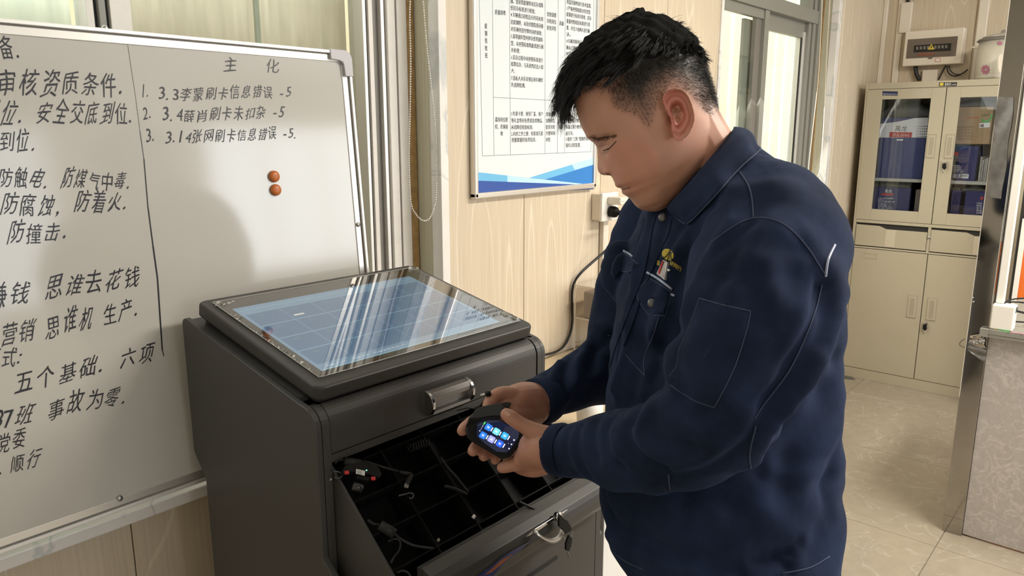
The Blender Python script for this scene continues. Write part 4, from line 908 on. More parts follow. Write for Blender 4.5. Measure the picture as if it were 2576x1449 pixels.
sp_ = onp(2132, 951, 2, 0); rr_ = random.Random(8)
slab('plastic_scrap', [sp_+np.array((rr_.uniform(.7, 1)*.028*math.cos(t), rr_.uniform(.5, 1)*.05*math.sin(t), .0006)) for t in np.linspace(0, 5.8, 12)], (0, 0, .006), M['bag'], None, .001, label='crumpled dark scrap on the floor at the cabinet foot', cat='litter')
# ------------------------------------------------------------------ distribution box on the back wall
DX = XB-.075
DB = empty('fuse_box', (XB-.001, 1.2, 2.0), label='white electrical distribution box with smoked window on back wall', cat='fuse box')
q = lambda a, b, x=DX: onp(2250+a/6.037, b/6.037, 0, x)
def dbp(name, x, t, pts, m, par=DB, bev=.001, seg=2): return slab(name, [q(a, b, x) for a, b in pts], (t, 0, 0), m, par, bev, seg)
ya, za = q(168, 482)[1:]; yb_, zb_ = q(1035, 420)[1:]; zc = q(120, 1010)[2]
box('box_body', DX, XB-.001, yb_-.012, ya, zc, za, M['cream'], DB, .006, 3)
dbp('smoked_window', DX-.003, .003, [(205, 600), (965, 548), (930, 850), (175, 890)], M['smoke'])
dbp('breaker_row', DX-.0042, .001, [(300, 690), (865, 655), (855, 770), (288, 798)], M['gap'])
bk = []
for k in range(9): bk.append(([q(330+k*55+a, 730-k*3+b, DX-.0052) for a, b in ((0, -22), (34, -24), (34, 24), (0, 26))]))
for p in bk: mesh('breaker', p, [(0, 1, 2, 3)], M['alu_dark'], DB)
dbp('warning_sign', DX-.0062, .001, [(505, 755), (610, 752), (562, 665)], M['yellow'], bev=0)
dbp('lightning_mark', DX-.0066, .0003, [(562, 690), (548, 722), (558, 722), (552, 745), (574, 714), (563, 715), (572, 695)], M['gap'], bev=0)
dbp('red_label', DX-.0045, .001, [(365, 812), (608, 800), (605, 835), (362, 848)], mat('dull_red_label', (.26, .09, .06), .5), bev=0)
dbp('thumb_tab', DX-.0046, .0016, [(505, 868), (585, 862), (575, 885), (545, 896), (515, 888)], M['smoke'], bev=0)
dbp('tag', DX-.001, .001, [(618, 884), (702, 878), (700, 938), (616, 942)], M['red'], bev=0); dbp('tag_face', DX-.0015, .0006, [(624, 890), (697, 884), (695, 932), (622, 936)], M['white'], bev=0)
tube('trunk_cable', [q(320, 1010, XB-.03), q(325, 1070, XB-.03), q(345, 1150, XB-.03), q(385, 1215, XB-.03)+np.array((0, 0, 0))], .012, M['cable'], DB, n=8)
tube('wire', [q(780, 995, XB-.03), q(720, 1110, XB-.03), q(670, 1212, XB-.03)], .0045, M['cable'], DB, n=6)
tube('wire', [q(800, 1000, XB-.03), q(810, 1090, XB-.03), q(860, 1145, XB-.03), q(950, 1150, XB-.03), q(1050, 1105, XB-.03), q(1115, 1055, XB-.022)], .004, M['cable'], DB, n=6)
tube('wire', [q(830, 1000, XB-.02), q(850, 1070, XB-.02), q(920, 1125, XB-.02), q(1000, 1130, XB-.022)], .003, M['cable'], DB, n=6)
yy_ = q(550, 1150, XB)[1]; box('trunking', XB-.03, XB-.001, yy_-.042, yy_+.040, 1.803, q(550, 1065, XB)[2], M['cream'], DB, .002)
yy_ = q(195, 200, XB)[1]; box('trunking', XB-.03, XB-.001, yy_-.03, yy_+.03, za+.0, q(200, 45, XB)[2], M['cream'], DB, .002)
tube('wire', [q(190, -60, XB-.02), q(205, 0, XB-.02), q(210, 40, XB-.02)], .01, M['cable'], DB, n=6)
# ------------------------------------------------------------------ enamel pot cooker on the cabinet
PC = np.array((5.02, .81, CH))
PT = empty('electric_cooker', PC, label='white electric cooker with pink flower print on top of the cabinet', cat='cooker')
pt = lambda px, py: onp(px, py, 0, 5.0)
rad = abs(pt(2455, 150)[1]-.81); hT = pt(2470, 106)[2]-CH
lathe('pot_body', [(rad*.93, .003), (rad*1.0, .008), (rad*1.0, .022), (rad*.985, .026), (rad*1.0, .03), (rad*1.02, hT*.6), (rad*.97, hT), (rad*.9, hT)], PC, (0, 0, 1), mat('pot_enamel', (.62, .58, .49), .3, noise=.06, nscale=30), PT, n=40)
lathe('steel_rim', [(rad*.99, hT), (rad*1.08, hT+.001), (rad*1.0, hT+.012), (rad*.8, hT+.022), (rad*.5, hT+.024)], PC, (0, 0, 1), M['alu_dark'], PT, n=40)
lathe('pot_lid', [(rad*.86, hT+.018), (rad*.86, hT+.024), (rad*.6, hT+.034), (rad*.2, hT+.042), (rad*.12, hT+.06), (.001, hT+.062)], PC, (0, 0, 1), M['alu'], PT, n=40)
def onpot(px, py, off=.0008):
    d = ray(px, py); o = CAM[:2]-PC[:2]; dv = d[:2]; R_ = rad*1.015+off; A = dv@dv; Bq = 2*(o@dv); Cq = o@o-R_*R_; D_ = Bq*Bq-4*A*Cq
    t = (-Bq-math.sqrt(max(D_, 0)))/(2*A); return CAM+d*t
for k in range(9):
    a = k*2*math.pi/9; c, s_ = math.cos(a), math.sin(a)
    mesh('petal', [onpot(2479+c*1.5-s_*1.2, 175+s_*1.5+c*1.2), onpot(2479+c*8-s_*3.6, 175+s_*9+c*3.6), onpot(2479+c*12.5, 175+s_*13), onpot(2479+c*8+s_*3.6, 175+s_*9-c*3.6)], [(0, 1, 2, 3)], M['pink'], PT)
mesh('petal', [onpot(2515+a, 109+b) for a, b in ((-6, -3), (0, -6), (6, -3), (6, 2), (0, 5), (-5, 2))], [tuple(range(6))], M['pink'], PT)
hh = pt(2458, 118); slab('side_handle', [onp(a, b, 0, 5.0) for a, b in ((2443, 119), (2450, 115), (2466, 115), (2467, 119), (2460, 121), (2446, 121))], (.03, 0, 0), M['cream'], PT, .002)
slab('front_handle', [onp(a, b, 0, 4.80) for a, b in ((2510, 148), (2513, 138), (2519, 134), (2524, 136), (2522, 180), (2514, 184), (2510, 172))], (.04, 0, 0), M['cream'], PT, .003)

# ================================================================== COUNTER, STEEL POST
PL = empty('steel_post', (3.13, .467, 0), label='tall mirror-polished dark steel post at the end of the counter', cat='post')
box('post_body', 3.110, 3.165, .4335, .499, 0, HZ, M['mirror'], PL, .0015)
box('edge_strip', 3.1085, 3.1105, .4975, .4995, .55, HZ, M['edge'], PL); box('edge_strip', 3.1085, 3.1105, .4335, .4352, .80, HZ, M['edge'], PL)
def filmpatch(name, pts, m, par, n=16, amp=.002, seed=1):
    """crumpled sheet spanning the 4 corners (px) in front of the post"""
    rr = random.Random(seed); A_, B_, C_, D_ = [onp(a, b, 0, 3.1055) for a, b in pts]; V = []; F = []
    for i in range(n+1):
        for j in range(7):
            u_, v_ = i/n, j/6; p = (A_*(1-v_)+B_*v_)*(1-u_)+(D_*(1-v_)+C_*v_)*u_; p = p.copy()
            p[0] -= amp*(.6+.9*math.sin(u_*9+v_*4+seed))+rr.uniform(0, amp*.6); p[1] += .002*math.sin(u_*13+seed)*(v_-.5)*2; V.append(p)
    for i in range(n):
        for j in range(6): q_ = i*7+j; F.append((q_, q_+1, q_+8, q_+7))
    return mesh(name, V, F, m, par, smooth=True)
filmpatch('cloudy_film', [(2510, 243), (2552, 245), (2520, 500), (2482, 495)], M['film'], PL, seed=2)
filmpatch('peeled_film', [(2441, 845), (2475, 835), (2480, 880), (2436, 862)], M['mirror'], PL, seed=5, amp=.004)
filmpatch('peeled_film', [(2436, 862), (2482, 880), (2478, 912), (2434, 880)], M['film'], PL, seed=9, amp=.004)
tube('wire_loop', [onp(a, b, 0, 3.10) for a, b in ((2428, 853), (2418, 858), (2414, 866), (2418, 871), (2427, 874))], .0012, M['cable'], PL, n=5)
for a, b in ((2447, 749), (2449, 759)): lathe('screw', [(.0035, 0), (.003, .002), (.001, .0025)], onp(a, b, 0, 3.1098), (-1, 0, 0), M['chrome'], PL, n=10)
CT = empty('counter', (3.4, -.3, 0), label='reception counter clad in mottled grey stone with grey top', cat='counter')
for (a, b) in ((.433, -.36), (-.362, -1.15), (-1.152, -1.9)): box('stone_panel', 3.122, 3.14, b, a, .006, .795, M['counter_stone'], CT, .001)
box('end_panel', 3.141, 3.75, .415, .432, .006, .795, M['counter_stone'], CT, .001)
M['ctop'] = mat('counter_top_grey', (.26, .25, .22), .35, noise=.15, nscale=12); box('counter_top', 3.090, 3.80, -1.9, .4325, .796, .826, M['ctop'], CT, .001); box('counter_nosing', 3.085, 3.1075, .4325, .458, .796, .826, M['ctop'], CT, .001); box('top_trim', 3.088, 3.092, -1.9, .457, .809, .8105, M['alu_dark'], CT)
for k, (a, b, m) in enumerate((((2486, 822), (2505, 830), 'yellow'), ((2506, 829), (2540, 836), 'green'), ((2540, 835), (2575, 841), 'pink'))):
    p = onp(*a, 2, .8266); p2 = onp(*b, 2, .8266); mesh('tape_strip', [p, p2, p2+np.array((.012, 0, 0)), p+np.array((.012, 0, 0))], [(0, 1, 2, 3)], M[m], CT)
TR = box('power_trunking', 3.128, 3.152, .402, .428, .918, HZ, M['white'], None, .003); meta(TR, 'white vertical power trunking rising from the counter beside the steel post', 'trunking')
box('black_gap', 3.127, 3.13, .4282, .4325, .918, 2.7, M['gap'], TR)
PB = empty('power_socket', (3.13, .39, .826), label='white tall socket block standing on the counter end', cat='socket')
box('socket_body', 3.098, 3.158, .362, .432, .827, .917, M['white'], PB, .005, 3)
ad = empty('power_adapter', (3.12, .33, .88), label='dark grey adapter plugged into the socket block on the counter', cat='adapter')
slab('adapter_body', [onp(a, b, 0, 3.115) for a, b in ((2521, 768), (2559, 775), (2556, 789), (2519, 784))], (.03, 0, 0), M['greyad'] if 'greyad' in M else mat('adapter_grey', (.07, .07, .075), .4), ad, .003)
tube('adapter_lead', [onp(a, b, 0, 3.13) for a, b in ((2556, 782), (2568, 785), (2590, 790))], .004, M['cable'], ad, n=6)
for k, p in enumerate((((2522, 768), (2535, 757), (2555, 752), (2580, 750)), ((2521, 765), (2545, 760), (2560, 760), (2600, 764)), ((2515, 806), (2540, 808), (2600, 812)), ((2512, 822), (2540, 824), (2600, 818)))):
    tube('power_cable', [onp(a, b, 0, 3.14+.03*k) for a, b in p], .0028, M['cable'], None, n=6, label=['upper thin black cable leaving the socket block', 'second black cable arching from the socket block', 'black cable lying mid-height behind the counter edge', 'lowest black cable lying on the counter top'][k], cat='cable')
# second cabinet, pale frame and orange panel behind the counter
F2 = empty('file_cabinet', (5.0, .3, 0), label='second beige cabinet partly hidden behind steel post and trunking', cat='cabinet')
box('cabinet_body', 4.85, 5.215, .12, .585, 0, 1.80, M['beige'], F2, .002)
for a, b in ((1.0, 1.75), (.80, .97), (.07, .78)): box('cabinet_door', 4.838, 4.8495, .33, .575, a, b, M['beige'], F2, .002)
BR = empty('display_board', (4.4, .0, 0), label='orange panel in a white frame behind the counter at the right edge', cat='board')
wq = lambda a, b: onp(a, b, 0, 4.45)
y_a, y_b = wq(2551, 700)[1], wq(2565, 700)[1]
box('white_frame', 4.45, 4.48, y_b, y_a, .3, 1.10, M['white'], BR, .003); box('orange_panel', 4.455, 4.478, y_b-.5, y_b, .3, wq(2572, 612)[2], M['orangep'], BR, .001)
box('pale_panel', 4.452, 4.482, y_b-.5, y_b, wq(2572, 612)[2]+.002, 1.35, M['pale'], BR, .002)
box('black_edge', 4.46, 4.49, y_a, y_a+.012, .3, 1.5, M['gap'], BR)

# ================================================================== PERSON
def voxel(parts, vox, smooth_it=4, fac=.5):
    """union of closed meshes as one continuous surface"""
    V, F = joinvf(parts); me = bpy.data.meshes.new('v'); me.from_pydata(V.tolist(), [], F); me.update()
    bm = bmesh.new(); bm.from_mesh(me); bmesh.ops.recalc_face_normals(bm, faces=bm.faces); bm.to_mesh(me); bm.free()
    o = bpy.data.objects.new('v', me); COL.objects.link(o)
    r_ = o.modifiers.new('r', 'REMESH'); r_.mode = 'VOXEL'; r_.voxel_size = vox; r_.adaptivity = 0
    s_ = o.modifiers.new('s', 'SMOOTH'); s_.factor = fac; s_.iterations = smooth_it
    m = evalmesh(o); COL.objects.unlink(o); bpy.data.objects.remove(o); bpy.data.meshes.remove(me)
    n = len(m.vertices); V = np.empty(n*3); m.vertices.foreach_get('co', V); V = V.reshape(-1, 3)
    F = [tuple(p.vertices) for p in m.polygons]; N = np.empty(n*3); m.vertices.foreach_get('normal', N); N = N.reshape(-1, 3)
    bpy.data.meshes.remove(m); return V, F, N
def bvh(V, F): return BVHTree.FromPolygons([tuple(v) for v in V], F)
def cast(tree, px, py, off=.0):
    d = ray(px, py); h = tree.ray_cast(Vector(CAM), Vector(d))
    if h[0] is None: return None
    return np.array(h[0])-d*off
def proj_arr(V):
    v = V-CAM; c = v@CF; return 1288+FPX*(v@CR)/c, 724.5-FPX*(v@CU)/c
def inpoly(x, y, poly):
    r_ = np.zeros(len(x), bool); n = len(poly); j = n-1
    for i in range(n):
        xi, yi = poly[i]; xj, yj = poly[j]
        c = ((yi > y) != (yj > y)) & (x < (xj-xi)*(y-yi)/((yj-yi)+1e-9)+xi); r_ ^= c; j = i
    return r_
def sdist(x, y, poly):
    P = np.array(poly, float); d = np.full(len(x), 1e9)
    for i in range(len(P)):
        a = P[i]; b = P[(i+1) % len(P)]; ab = b-a; t = np.clip(((x-a[0])*ab[0]+(y-a[1])*ab[1])/(ab@ab+1e-9), 0, 1)
        d = np.minimum(d, np.hypot(x-a[0]-t*ab[0], y-a[1]-t*ab[1]))
    return np.where(inpoly(x, y, poly), d, -d)
def sstep(x, a, b): t = np.clip((x-a)/(b-a), 0, 1); return t*t*(3-2*t)
RW = CR.copy(); DW = np.array((-CR[1], CR[0], 0.0)); DW = DW if DW@CF > 0 else -DW
PS = empty('person', at(1830, 1449, 1.12)*np.array((1, 1, 0)), label='man in navy work jacket with yellow chest emblem looking down at a handheld scanner', cat='person')

# ---- head: slices across the chin-crown axis, from the profile seen in the photograph
HD = 1.07; HU = np.array((-.42, -.907)); HF = np.array((-.907, .42)); HU /= np.linalg.norm(HU); HF /= np.linalg.norm(HF)
HL = ray(1650, 290)
def hpos(s_, t_, w_): return at(1650+s_*HF[0]+t_*HU[0], 290+s_*HF[1]+t_*HU[1], HD)+HL*w_
def st(p): q_ = np.array(p, float)-(1650, 290); return q_@HF, q_@HU
front = [(1660, 529), (1643, 531), (1627, 530), (1612, 526), (1601, 519), (1593, 510), (1586, 500), (1576, 492), (1568, 486), (1564, 478), (1556, 472), (1549, 466), (1545, 456), (1538, 441), (1530, 424), (1521, 405), (1511, 386), (1502, 371), (1496, 361), (1486, 353), (1477, 343), (1469, 330), (1463, 319), (1455, 295), (1449, 270), (1446, 245), (1447, 220), (1453, 190), (1468, 150), (1495, 112), (1535, 82), (1575, 66), (1600, 63)]
back = [(1690, 505), (1735, 470), (1790, 400), (1812, 345), (1810, 305), (1797, 265), (1783, 215), (1766, 165), (1740, 115), (1700, 78), (1655, 63), (1625, 60)]
nose = [(1502, 371), (1502, 380), (1502, 392), (1502.5, 405), (1502, 417), (1502.5, 426), (1505.5, 433), (1511, 439), (1519, 441), (1538, 441)]
fs = sorted([st(p)[::-1] for p in front]); bs = sorted([st(p)[::-1] for p in back]); ns = sorted([st(p)[::-1] for p in nose])
ft, fv = zip(*fs); bt, bv = zip(*bs); nt, nv = zip(*ns)
wt = [(-222, .004), (-216, .030), (-205, .042), (-190, .051), (-165, .060), (-130, .067), (-90, .072), (-50, .075), (0, .0765), (50, .079), (100, .0795), (140, .077), (170, .070), (195, .060), (215, .044), (228, .027), (237, .006)]
tt_ = [a for a, b in wt]; ww_ = [b for a, b in wt]
NT, NA = 200, 150; ts = np.r_[np.linspace(-221.5, -205, 14), np.linspace(-204, 205, NT-34), np.linspace(207, 236.5, 20)]; NT = len(ts)
HV = np.zeros((NT, NA, 3)); EYE_T = st((1534, 371))[1]
for i, t_ in enumerate(ts):
    f_ = np.interp(t_, ft, fv); b_ = np.interp(t_, bt, bv); W_ = np.interp(t_, tt_, ww_)
    if t_ < -196: b_ = min(b_, f_-10)
    c_ = (f_+b_)/2; a_ = (f_-b_)/2
    for j in range(NA):
        th = 2*math.pi*j/NA; cs, sn = math.cos(th), math.sin(th)
        s_ = c_+a_*math.copysign(abs(cs)**.88, cs); w_ = W_*math.copysign(abs(sn)**.86, sn)
        if cs > 0: w_ *= 1-.16*cs**2*(1-.7*float(sstep(np.array([t_]), 20, 130)[0]))
        aw = abs(w_)
        if cs > 0:
            k = 0.0
            if nt[0]-1 < t_ < nt[-1]+1:
                dn = max(0, np.interp(t_, nt, nv)-f_); sg = np.interp(t_, [-92, -78, -62, -40, -12], [.0125, .0125, .0112, .0078, .0085]); k += dn*math.exp(-(w_/sg)**2)
            k += 6.5*math.exp(-((t_+77)/9)**2-((aw-.0135)/.0045)**2)                 # nostril wings
            k -= 9.0*math.exp(-((t_-EYE_T-2)/15)**2-((aw-.030)/.013)**2)                  # eye sockets
            k += 6.0*math.exp(-((t_-EYE_T+1)/8.5)**2-((aw-.031)/.0115)**2)                # lids
            k -= 3.0*math.exp(-((t_-EYE_T-10)/3.0)**2-((aw-.031)/.014)**2)                # crease over the lid
            k -= 2.2*math.exp(-((t_-EYE_T+9)/3.5)**2-((aw-.030)/.012)**2)                 # crease under the eye
            k += 3.5*math.exp(-((t_-22)/9)**2-((aw-.024)/.018)**2)                        # brow
            k -= 5.5*math.exp(-((t_+131-(aw*220))/3.2)**2)*(1 if aw < .020 else math.exp(-((aw-.020)/.005)**2))   # mouth line
            k += 2.5*math.exp(-((t_+143-(aw*150))/7)**2-(aw/.018)**2)+2.0*math.exp(-((t_+121-(aw*180))/6)**2-(aw/.02)**2)
            k -= 4.0*math.exp(-((t_+128)/9)**2-((aw-.029)/.005)**2)                       # mouth corners
            k += 3.0*math.exp(-((t_+100)/30)**2-((aw-.045)/.012)**2)                      # cheek
            s_ += k
        HV[i, j] = hpos(s_, t_, w_)
HVf = HV.reshape(-1, 3)
HFc = [(i*NA+j, i*NA+(j+1) % NA, (i+1)*NA+(j+1) % NA, (i+1)*NA+j) for i in range(NT-1) for j in range(NA)]+[tuple(range(NA))[::-1], tuple((NT-1)*NA+j for j in range(NA))]
# ---- ears
C1 = lambda a, b: (1380+a/2.5875, b/2.5875)
earo = [(748, 690), (738, 650), (752, 612), (785, 592), (830, 588), (872, 608), (902, 652), (920, 705), (930, 760), (924, 806), (904, 846), (880, 884), (850, 911), (822, 906), (802, 880), (796, 846), (792, 812), (786, 775), (768, 735)]
EO = catmull([(*C1(a, b), 0) for a, b in earo+[earo[0]]], 4)[:-1, :2]; EC = np.array(C1(828, 752))
def ear(sign):
    rr = [0, .18, .34, .46, .56, .66, .76, .86, .93, .98, 1.0, .99, .93, .80]; hh = [-.0070, -.0075, -.0060, .0010, .0055, .0048, .0012, .0030, .0085, .0105, .0090, .0055, .000, -.006]
    V = []; n = len(EO)
    for k, (r_, h_) in enumerate(zip(rr, hh)):
        for p in EO:
            q_ = EC+(p-EC)*r_; lobe = sstep(np.array([q_[1]]), 328, 348)[0]; h2 = h_ if k > 10 else h_*(1-lobe)+.0035*lobe*(1 if r_ > .2 else .6)
            tilt = (q_[0]-1672)*.00024; V.append(at(q_[0], q_[1], HD)+HL*sign*(.0760+tilt+h2))
    F = [(a*n+b, a*n+(b+1) % n, (a+1)*n+(b+1) % n, (a+1)*n+b) for a in range(1, len(rr)-1) for b in range(n)]
    V.append(np.mean(V[:n], 0)); ci = len(V)-1; F += [(ci, n+b, n+(b+1) % n) for b in range(n)][::1]; F.append(tuple((len(rr)-1)*n+b for b in range(n)))
    return np.array(V), F
def A3(L_): return [at(a, b, d) for a, b, d, *_ in L_], [q_[3] for q_ in L_]
def T3(L_, n=20, sub=6, flat=1.0, up=None):
    P, R_ = A3(L_); P = np.array(P); R_ = np.array(R_, float)
    e0 = P[0]-(P[1]-P[0])/np.linalg.norm(P[1]-P[0])*R_[0]*.55; e1 = P[-1]+(P[-1]-P[-2])/np.linalg.norm(P[-1]-P[-2])*R_[-1]*.62; e2 = P[-1]+(P[-1]-P[-2])/np.linalg.norm(P[-1]-P[-2])*R_[-1]*.93
    e3 = P[0]-(P[1]-P[0])/np.linalg.norm(P[1]-P[0])*R_[0]*.9
    PR = catmull(np.hstack([P, R_[:, None]]), sub); P2 = np.vstack([e3, e0, PR[:, :3], e1, e2]); R2 = np.r_[R_[0]*.42, R_[0]*.83, PR[:, 3], R_[-1]*.78, R_[-1]*.35]
    return tubevf(P2, R2, n, 1, flat, up)
neck = T3([(1712, 290, 1.07, .050), (1735, 350, 1.072, .054), (1765, 410, 1.078, .058), (1790, 460, 1.085, .066), (1800, 520, 1.10, .075)])
jaw = T3([(1690, 440, 1.07, .046), (1715, 460, 1.075, .050), (1760, 480, 1.08, .056)])
torso_in = T3([(1800, 520, 1.10, .085), (1810, 640, 1.12, .11), (1815, 900, 1.12, .12), (1820, 1200, 1.12, .12), (1825, 1420, 1.12, .12)])
LW, RWs = (1.075, 1.225)
# left hand (near)
HANDL = [T3([(1460, 1132, 1.062, .030), (1425, 1132, 1.068, .030), (1398, 1131, 1.075, .0315), (1368, 1128, 1.085, .033), (1342, 1138, 1.095, .0265), (1322, 1152, 1.104, .018)], flat=.92),
 T3([(1375, 1104, 1.078, .020), (1350, 1090, 1.078, .0150), (1322, 1074, 1.078, .0112), (1300, 1061, 1.078, .0105), (1285, 1050, 1.078, .0104), (1274, 1042, 1.079, .0090)]),
 T3([(1350, 1112, 1.086, .021), (1338, 1122, 1.092, .0195), (1334, 1138, 1.098, .019)]),
 T3([(1350, 1160, 1.100, .0145), (1322, 1163, 1.108, .0122), (1298, 1166, 1.114, .0112), (1278, 1172, 1.118, .0100), (1264, 1176, 1.120, .0088)]),
 T3([(1372, 1168, 1.105, .0150), (1345, 1180, 1.115, .0125), (1315, 1178, 1.135, .0108), (1292, 1166, 1.146, .0095), (1278, 1156, 1.150, .0085)]),
 T3([(1380, 1160, 1.115, .0140), (1352, 1168, 1.135, .0118), (1322, 1160, 1.150, .0102), (1298, 1146, 1.156, .0086)]),
 T3([(1384, 1148, 1.125, .0120), (1356, 1148, 1.148, .0100), (1330, 1138, 1.160, .0085), (1312, 1128, 1.162, .0075)])]
# right hand (far)
HANDR = [T3([(1425, 990, 1.268, .022), (1388, 1004, 1.25, .028), (1352, 1012, 1.23, .0335), (1322, 1010, 1.208, .0335), (1296, 1008, 1.19, .0280), (1272, 1008, 1.18, .0200)], flat=.95),
 T3([(1345, 1030, 1.21, .026), (1318, 1036, 1.19, .021), (1296, 1032, 1.18, .018)]),
 T3([(1290, 995, 1.180, .0150), (1262, 992, 1.170, .0125), (1243, 1000, 1.162, .0112), (1233, 1012, 1.156, .0106), (1227, 1022, 1.152, .0090)]),
 T3([(1280, 1012, 1.195, .0130), (1235, 1030, 1.185, .0108), (1195, 1056, 1.170, .0098), (1172, 1074, 1.158, .0096), (1163, 1083, 1.150, .0088)]),
 T3([(1290, 1024, 1.20, .0135), (1248, 1060, 1.190, .0110), (1218, 1098, 1.176, .0102), (1198, 1124, 1.164, .0098), (1190, 1134, 1.156, .0090)]),
 T3([(1300, 1036, 1.20, .0130), (1268, 1076, 1.192, .0106), (1240, 1114, 1.178, .0098), (1224, 1138, 1.166, .0092), (1217, 1147, 1.160, .0086)]),
 T3([(1310, 1046, 1.20, .0115), (1286, 1090, 1.190, .0090), (1264, 1128, 1.178, .0082), (1250, 1150, 1.168, .0076), (1245, 1158, 1.164, .0070)])]
armsin = [T3([(1880, 560, .99, .050), (1880, 820, .925, .042), (1795, 1035, .935, .038), (1640, 1130, .99, .034), (1500, 1133, 1.045, .030), (1430, 1132, 1.066, .030)], sub=5),
          T3([(1680, 600, 1.28, .045), (1600, 800, 1.33, .038), (1560, 915, 1.35, .032), (1490, 948, 1.31, .026), (1410, 994, 1.262, .024)], sub=5),
          T3([(1880, 570, 1.0, .05), (1800, 560, 1.12, .06), (1690, 590, 1.27, .05)], sub=4)]
PB0 = at(1830, 1430, 1.12)
hipL, hipR = PB0-DW*.085, PB0+DW*.085
def wtube(P, R_, n=18, sub=5): P = np.array(P, float); return tubevf(P, np.array(R_, float), n, sub)
legs_in = [wtube([h_+(0, 0, .02), h_*(1, 1, 0)+(0, 0, .50)+RW*-.01, h_*(1, 1, 0)+(0, 0, .10)+RW*.02, h_*(1, 1, 0)+(0, 0, .045)+RW*.0], [.075, .050, .036, .034], 14) for h_ in (hipL, hipR)]
BVt, BFt, BN = voxel([(HVf, HFc), ear(-1), ear(1), neck, jaw, torso_in]+armsin+HANDL+HANDR+legs_in, .00155, 3, .5)
for sg_ in (-1, 1):
  for cx_, cy_ in ((1698, 298), (1703, 276)):
    ce_ = at(cx_, cy_, HD)+HL*sg_*.078; g2 = np.exp(-(np.linalg.norm(BVt-ce_, axis=1)/.0088)**2); BVt = BVt-HL*sg_*(g2*.011)[:, None]
bx_, by_ = proj_arr(BVt); bw = (BVt-at(1650, 290, HD))@HL
# ---- vertex colours: skin, stubble, lips, ears
base = np.array((.53, .275, .195)); col = np.tile(base, (len(BVt), 1))
fieldn = np.array([math.sin(a*61+b*37)*math.sin(b*53-c*71) for a, b, c in BVt[::1]*1.0]) if len(BVt) < 1 else np.sin(BVt[:, 0]*140+np.sin(BVt[:, 1]*90)*2)*np.sin(BVt[:, 2]*120+np.cos(BVt[:, 0]*70)*2)
col *= (1+.05*fieldn)[:, None]
isface = (by_ < 545) & (bx_ < 1850) & (bx_ > 1400) & (BVt[:, 2] > 1.36)
stub = [(1521, 216), (1534, 268), (1556, 284), (1580, 288), (1606, 300), (1622, 324), (1636, 330), (1648, 306), (1657, 272), (1668, 245), (1690, 226), (1722, 236), (1746, 262), (1768, 288), (1800, 305), (1840, 320), (1840, 150), (1700, 30), (1450, 30), (1400, 150), (1440, 245)]
sd = sdist(bx_, by_, stub); rn = fieldn*3
f1 = sstep(sd+rn, -8, 34)*.50+sstep(sd, 22, 85)*.44
hairc = np.array((.020, .017, .015)); stubc = np.array((.15, .092, .068))
m = isface; mix = f1[m][:, None]; col[m] = col[m]*(1-np.minimum(mix*1.3, 1))+(stubc*(1-mix)+hairc*mix)*np.minimum(mix*1.3, 1)
earm = isface & inpoly(bx_, by_, [tuple(p) for p in EO]) & (np.abs(bw) > .068); col[earm] = col[earm]*.3+np.array((.66, .235, .19))*.7
cheek = isface & (np.hypot(bx_-1590, by_-420) < 70); col[cheek] *= np.array((1.06, .97, .95))
lipm = isface & inpoly(bx_, by_, [(1540, 462), (1556, 464), (1582, 470), (1586, 474), (1580, 482), (1572, 492), (1562, 488), (1558, 478), (1546, 474)]) & (np.abs(bw) < .03); col[lipm] = np.array((.27, .115, .095))
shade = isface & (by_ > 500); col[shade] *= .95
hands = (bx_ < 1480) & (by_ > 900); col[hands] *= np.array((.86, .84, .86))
skin, tnt, bs_ = newmat('skin'); an = tnt.nodes.new('ShaderNodeAttribute'); an.attribute_name = 'Col'; tnt.links.new(an.outputs['Color'], bs_.inputs['Base Color'])
bs_.inputs['Roughness'].default_value = .48; bs_.inputs['Subsurface Weight'].default_value = .12; bs_.inputs['Subsurface Radius'].default_value = (.010, .004, .002); bs_.inputs['Subsurface Scale'].default_value = .6; bs_.inputs['Specular IOR Level'].default_value = .4
n_ = tnt.nodes.new('ShaderNodeTexNoise'); n_.inputs['Scale'].default_value = 900; bp_ = tnt.nodes.new('ShaderNodeBump'); bp_.inputs['Strength'].default_value = .12; bp_.inputs['Distance'].default_value = .001
g_ = tnt.nodes.new('ShaderNodeNewGeometry'); tnt.links.new(g_.outputs['Position'], n_.inputs['Vector']); tnt.links.new(n_.outputs['Fac'], bp_.inputs['Height']); tnt.links.new(bp_.outputs['Normal'], bs_.inputs['Normal'])
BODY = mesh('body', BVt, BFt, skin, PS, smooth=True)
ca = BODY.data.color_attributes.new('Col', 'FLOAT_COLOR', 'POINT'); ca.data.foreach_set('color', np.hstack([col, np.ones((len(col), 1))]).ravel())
BT = bvh(BVt, BFt)

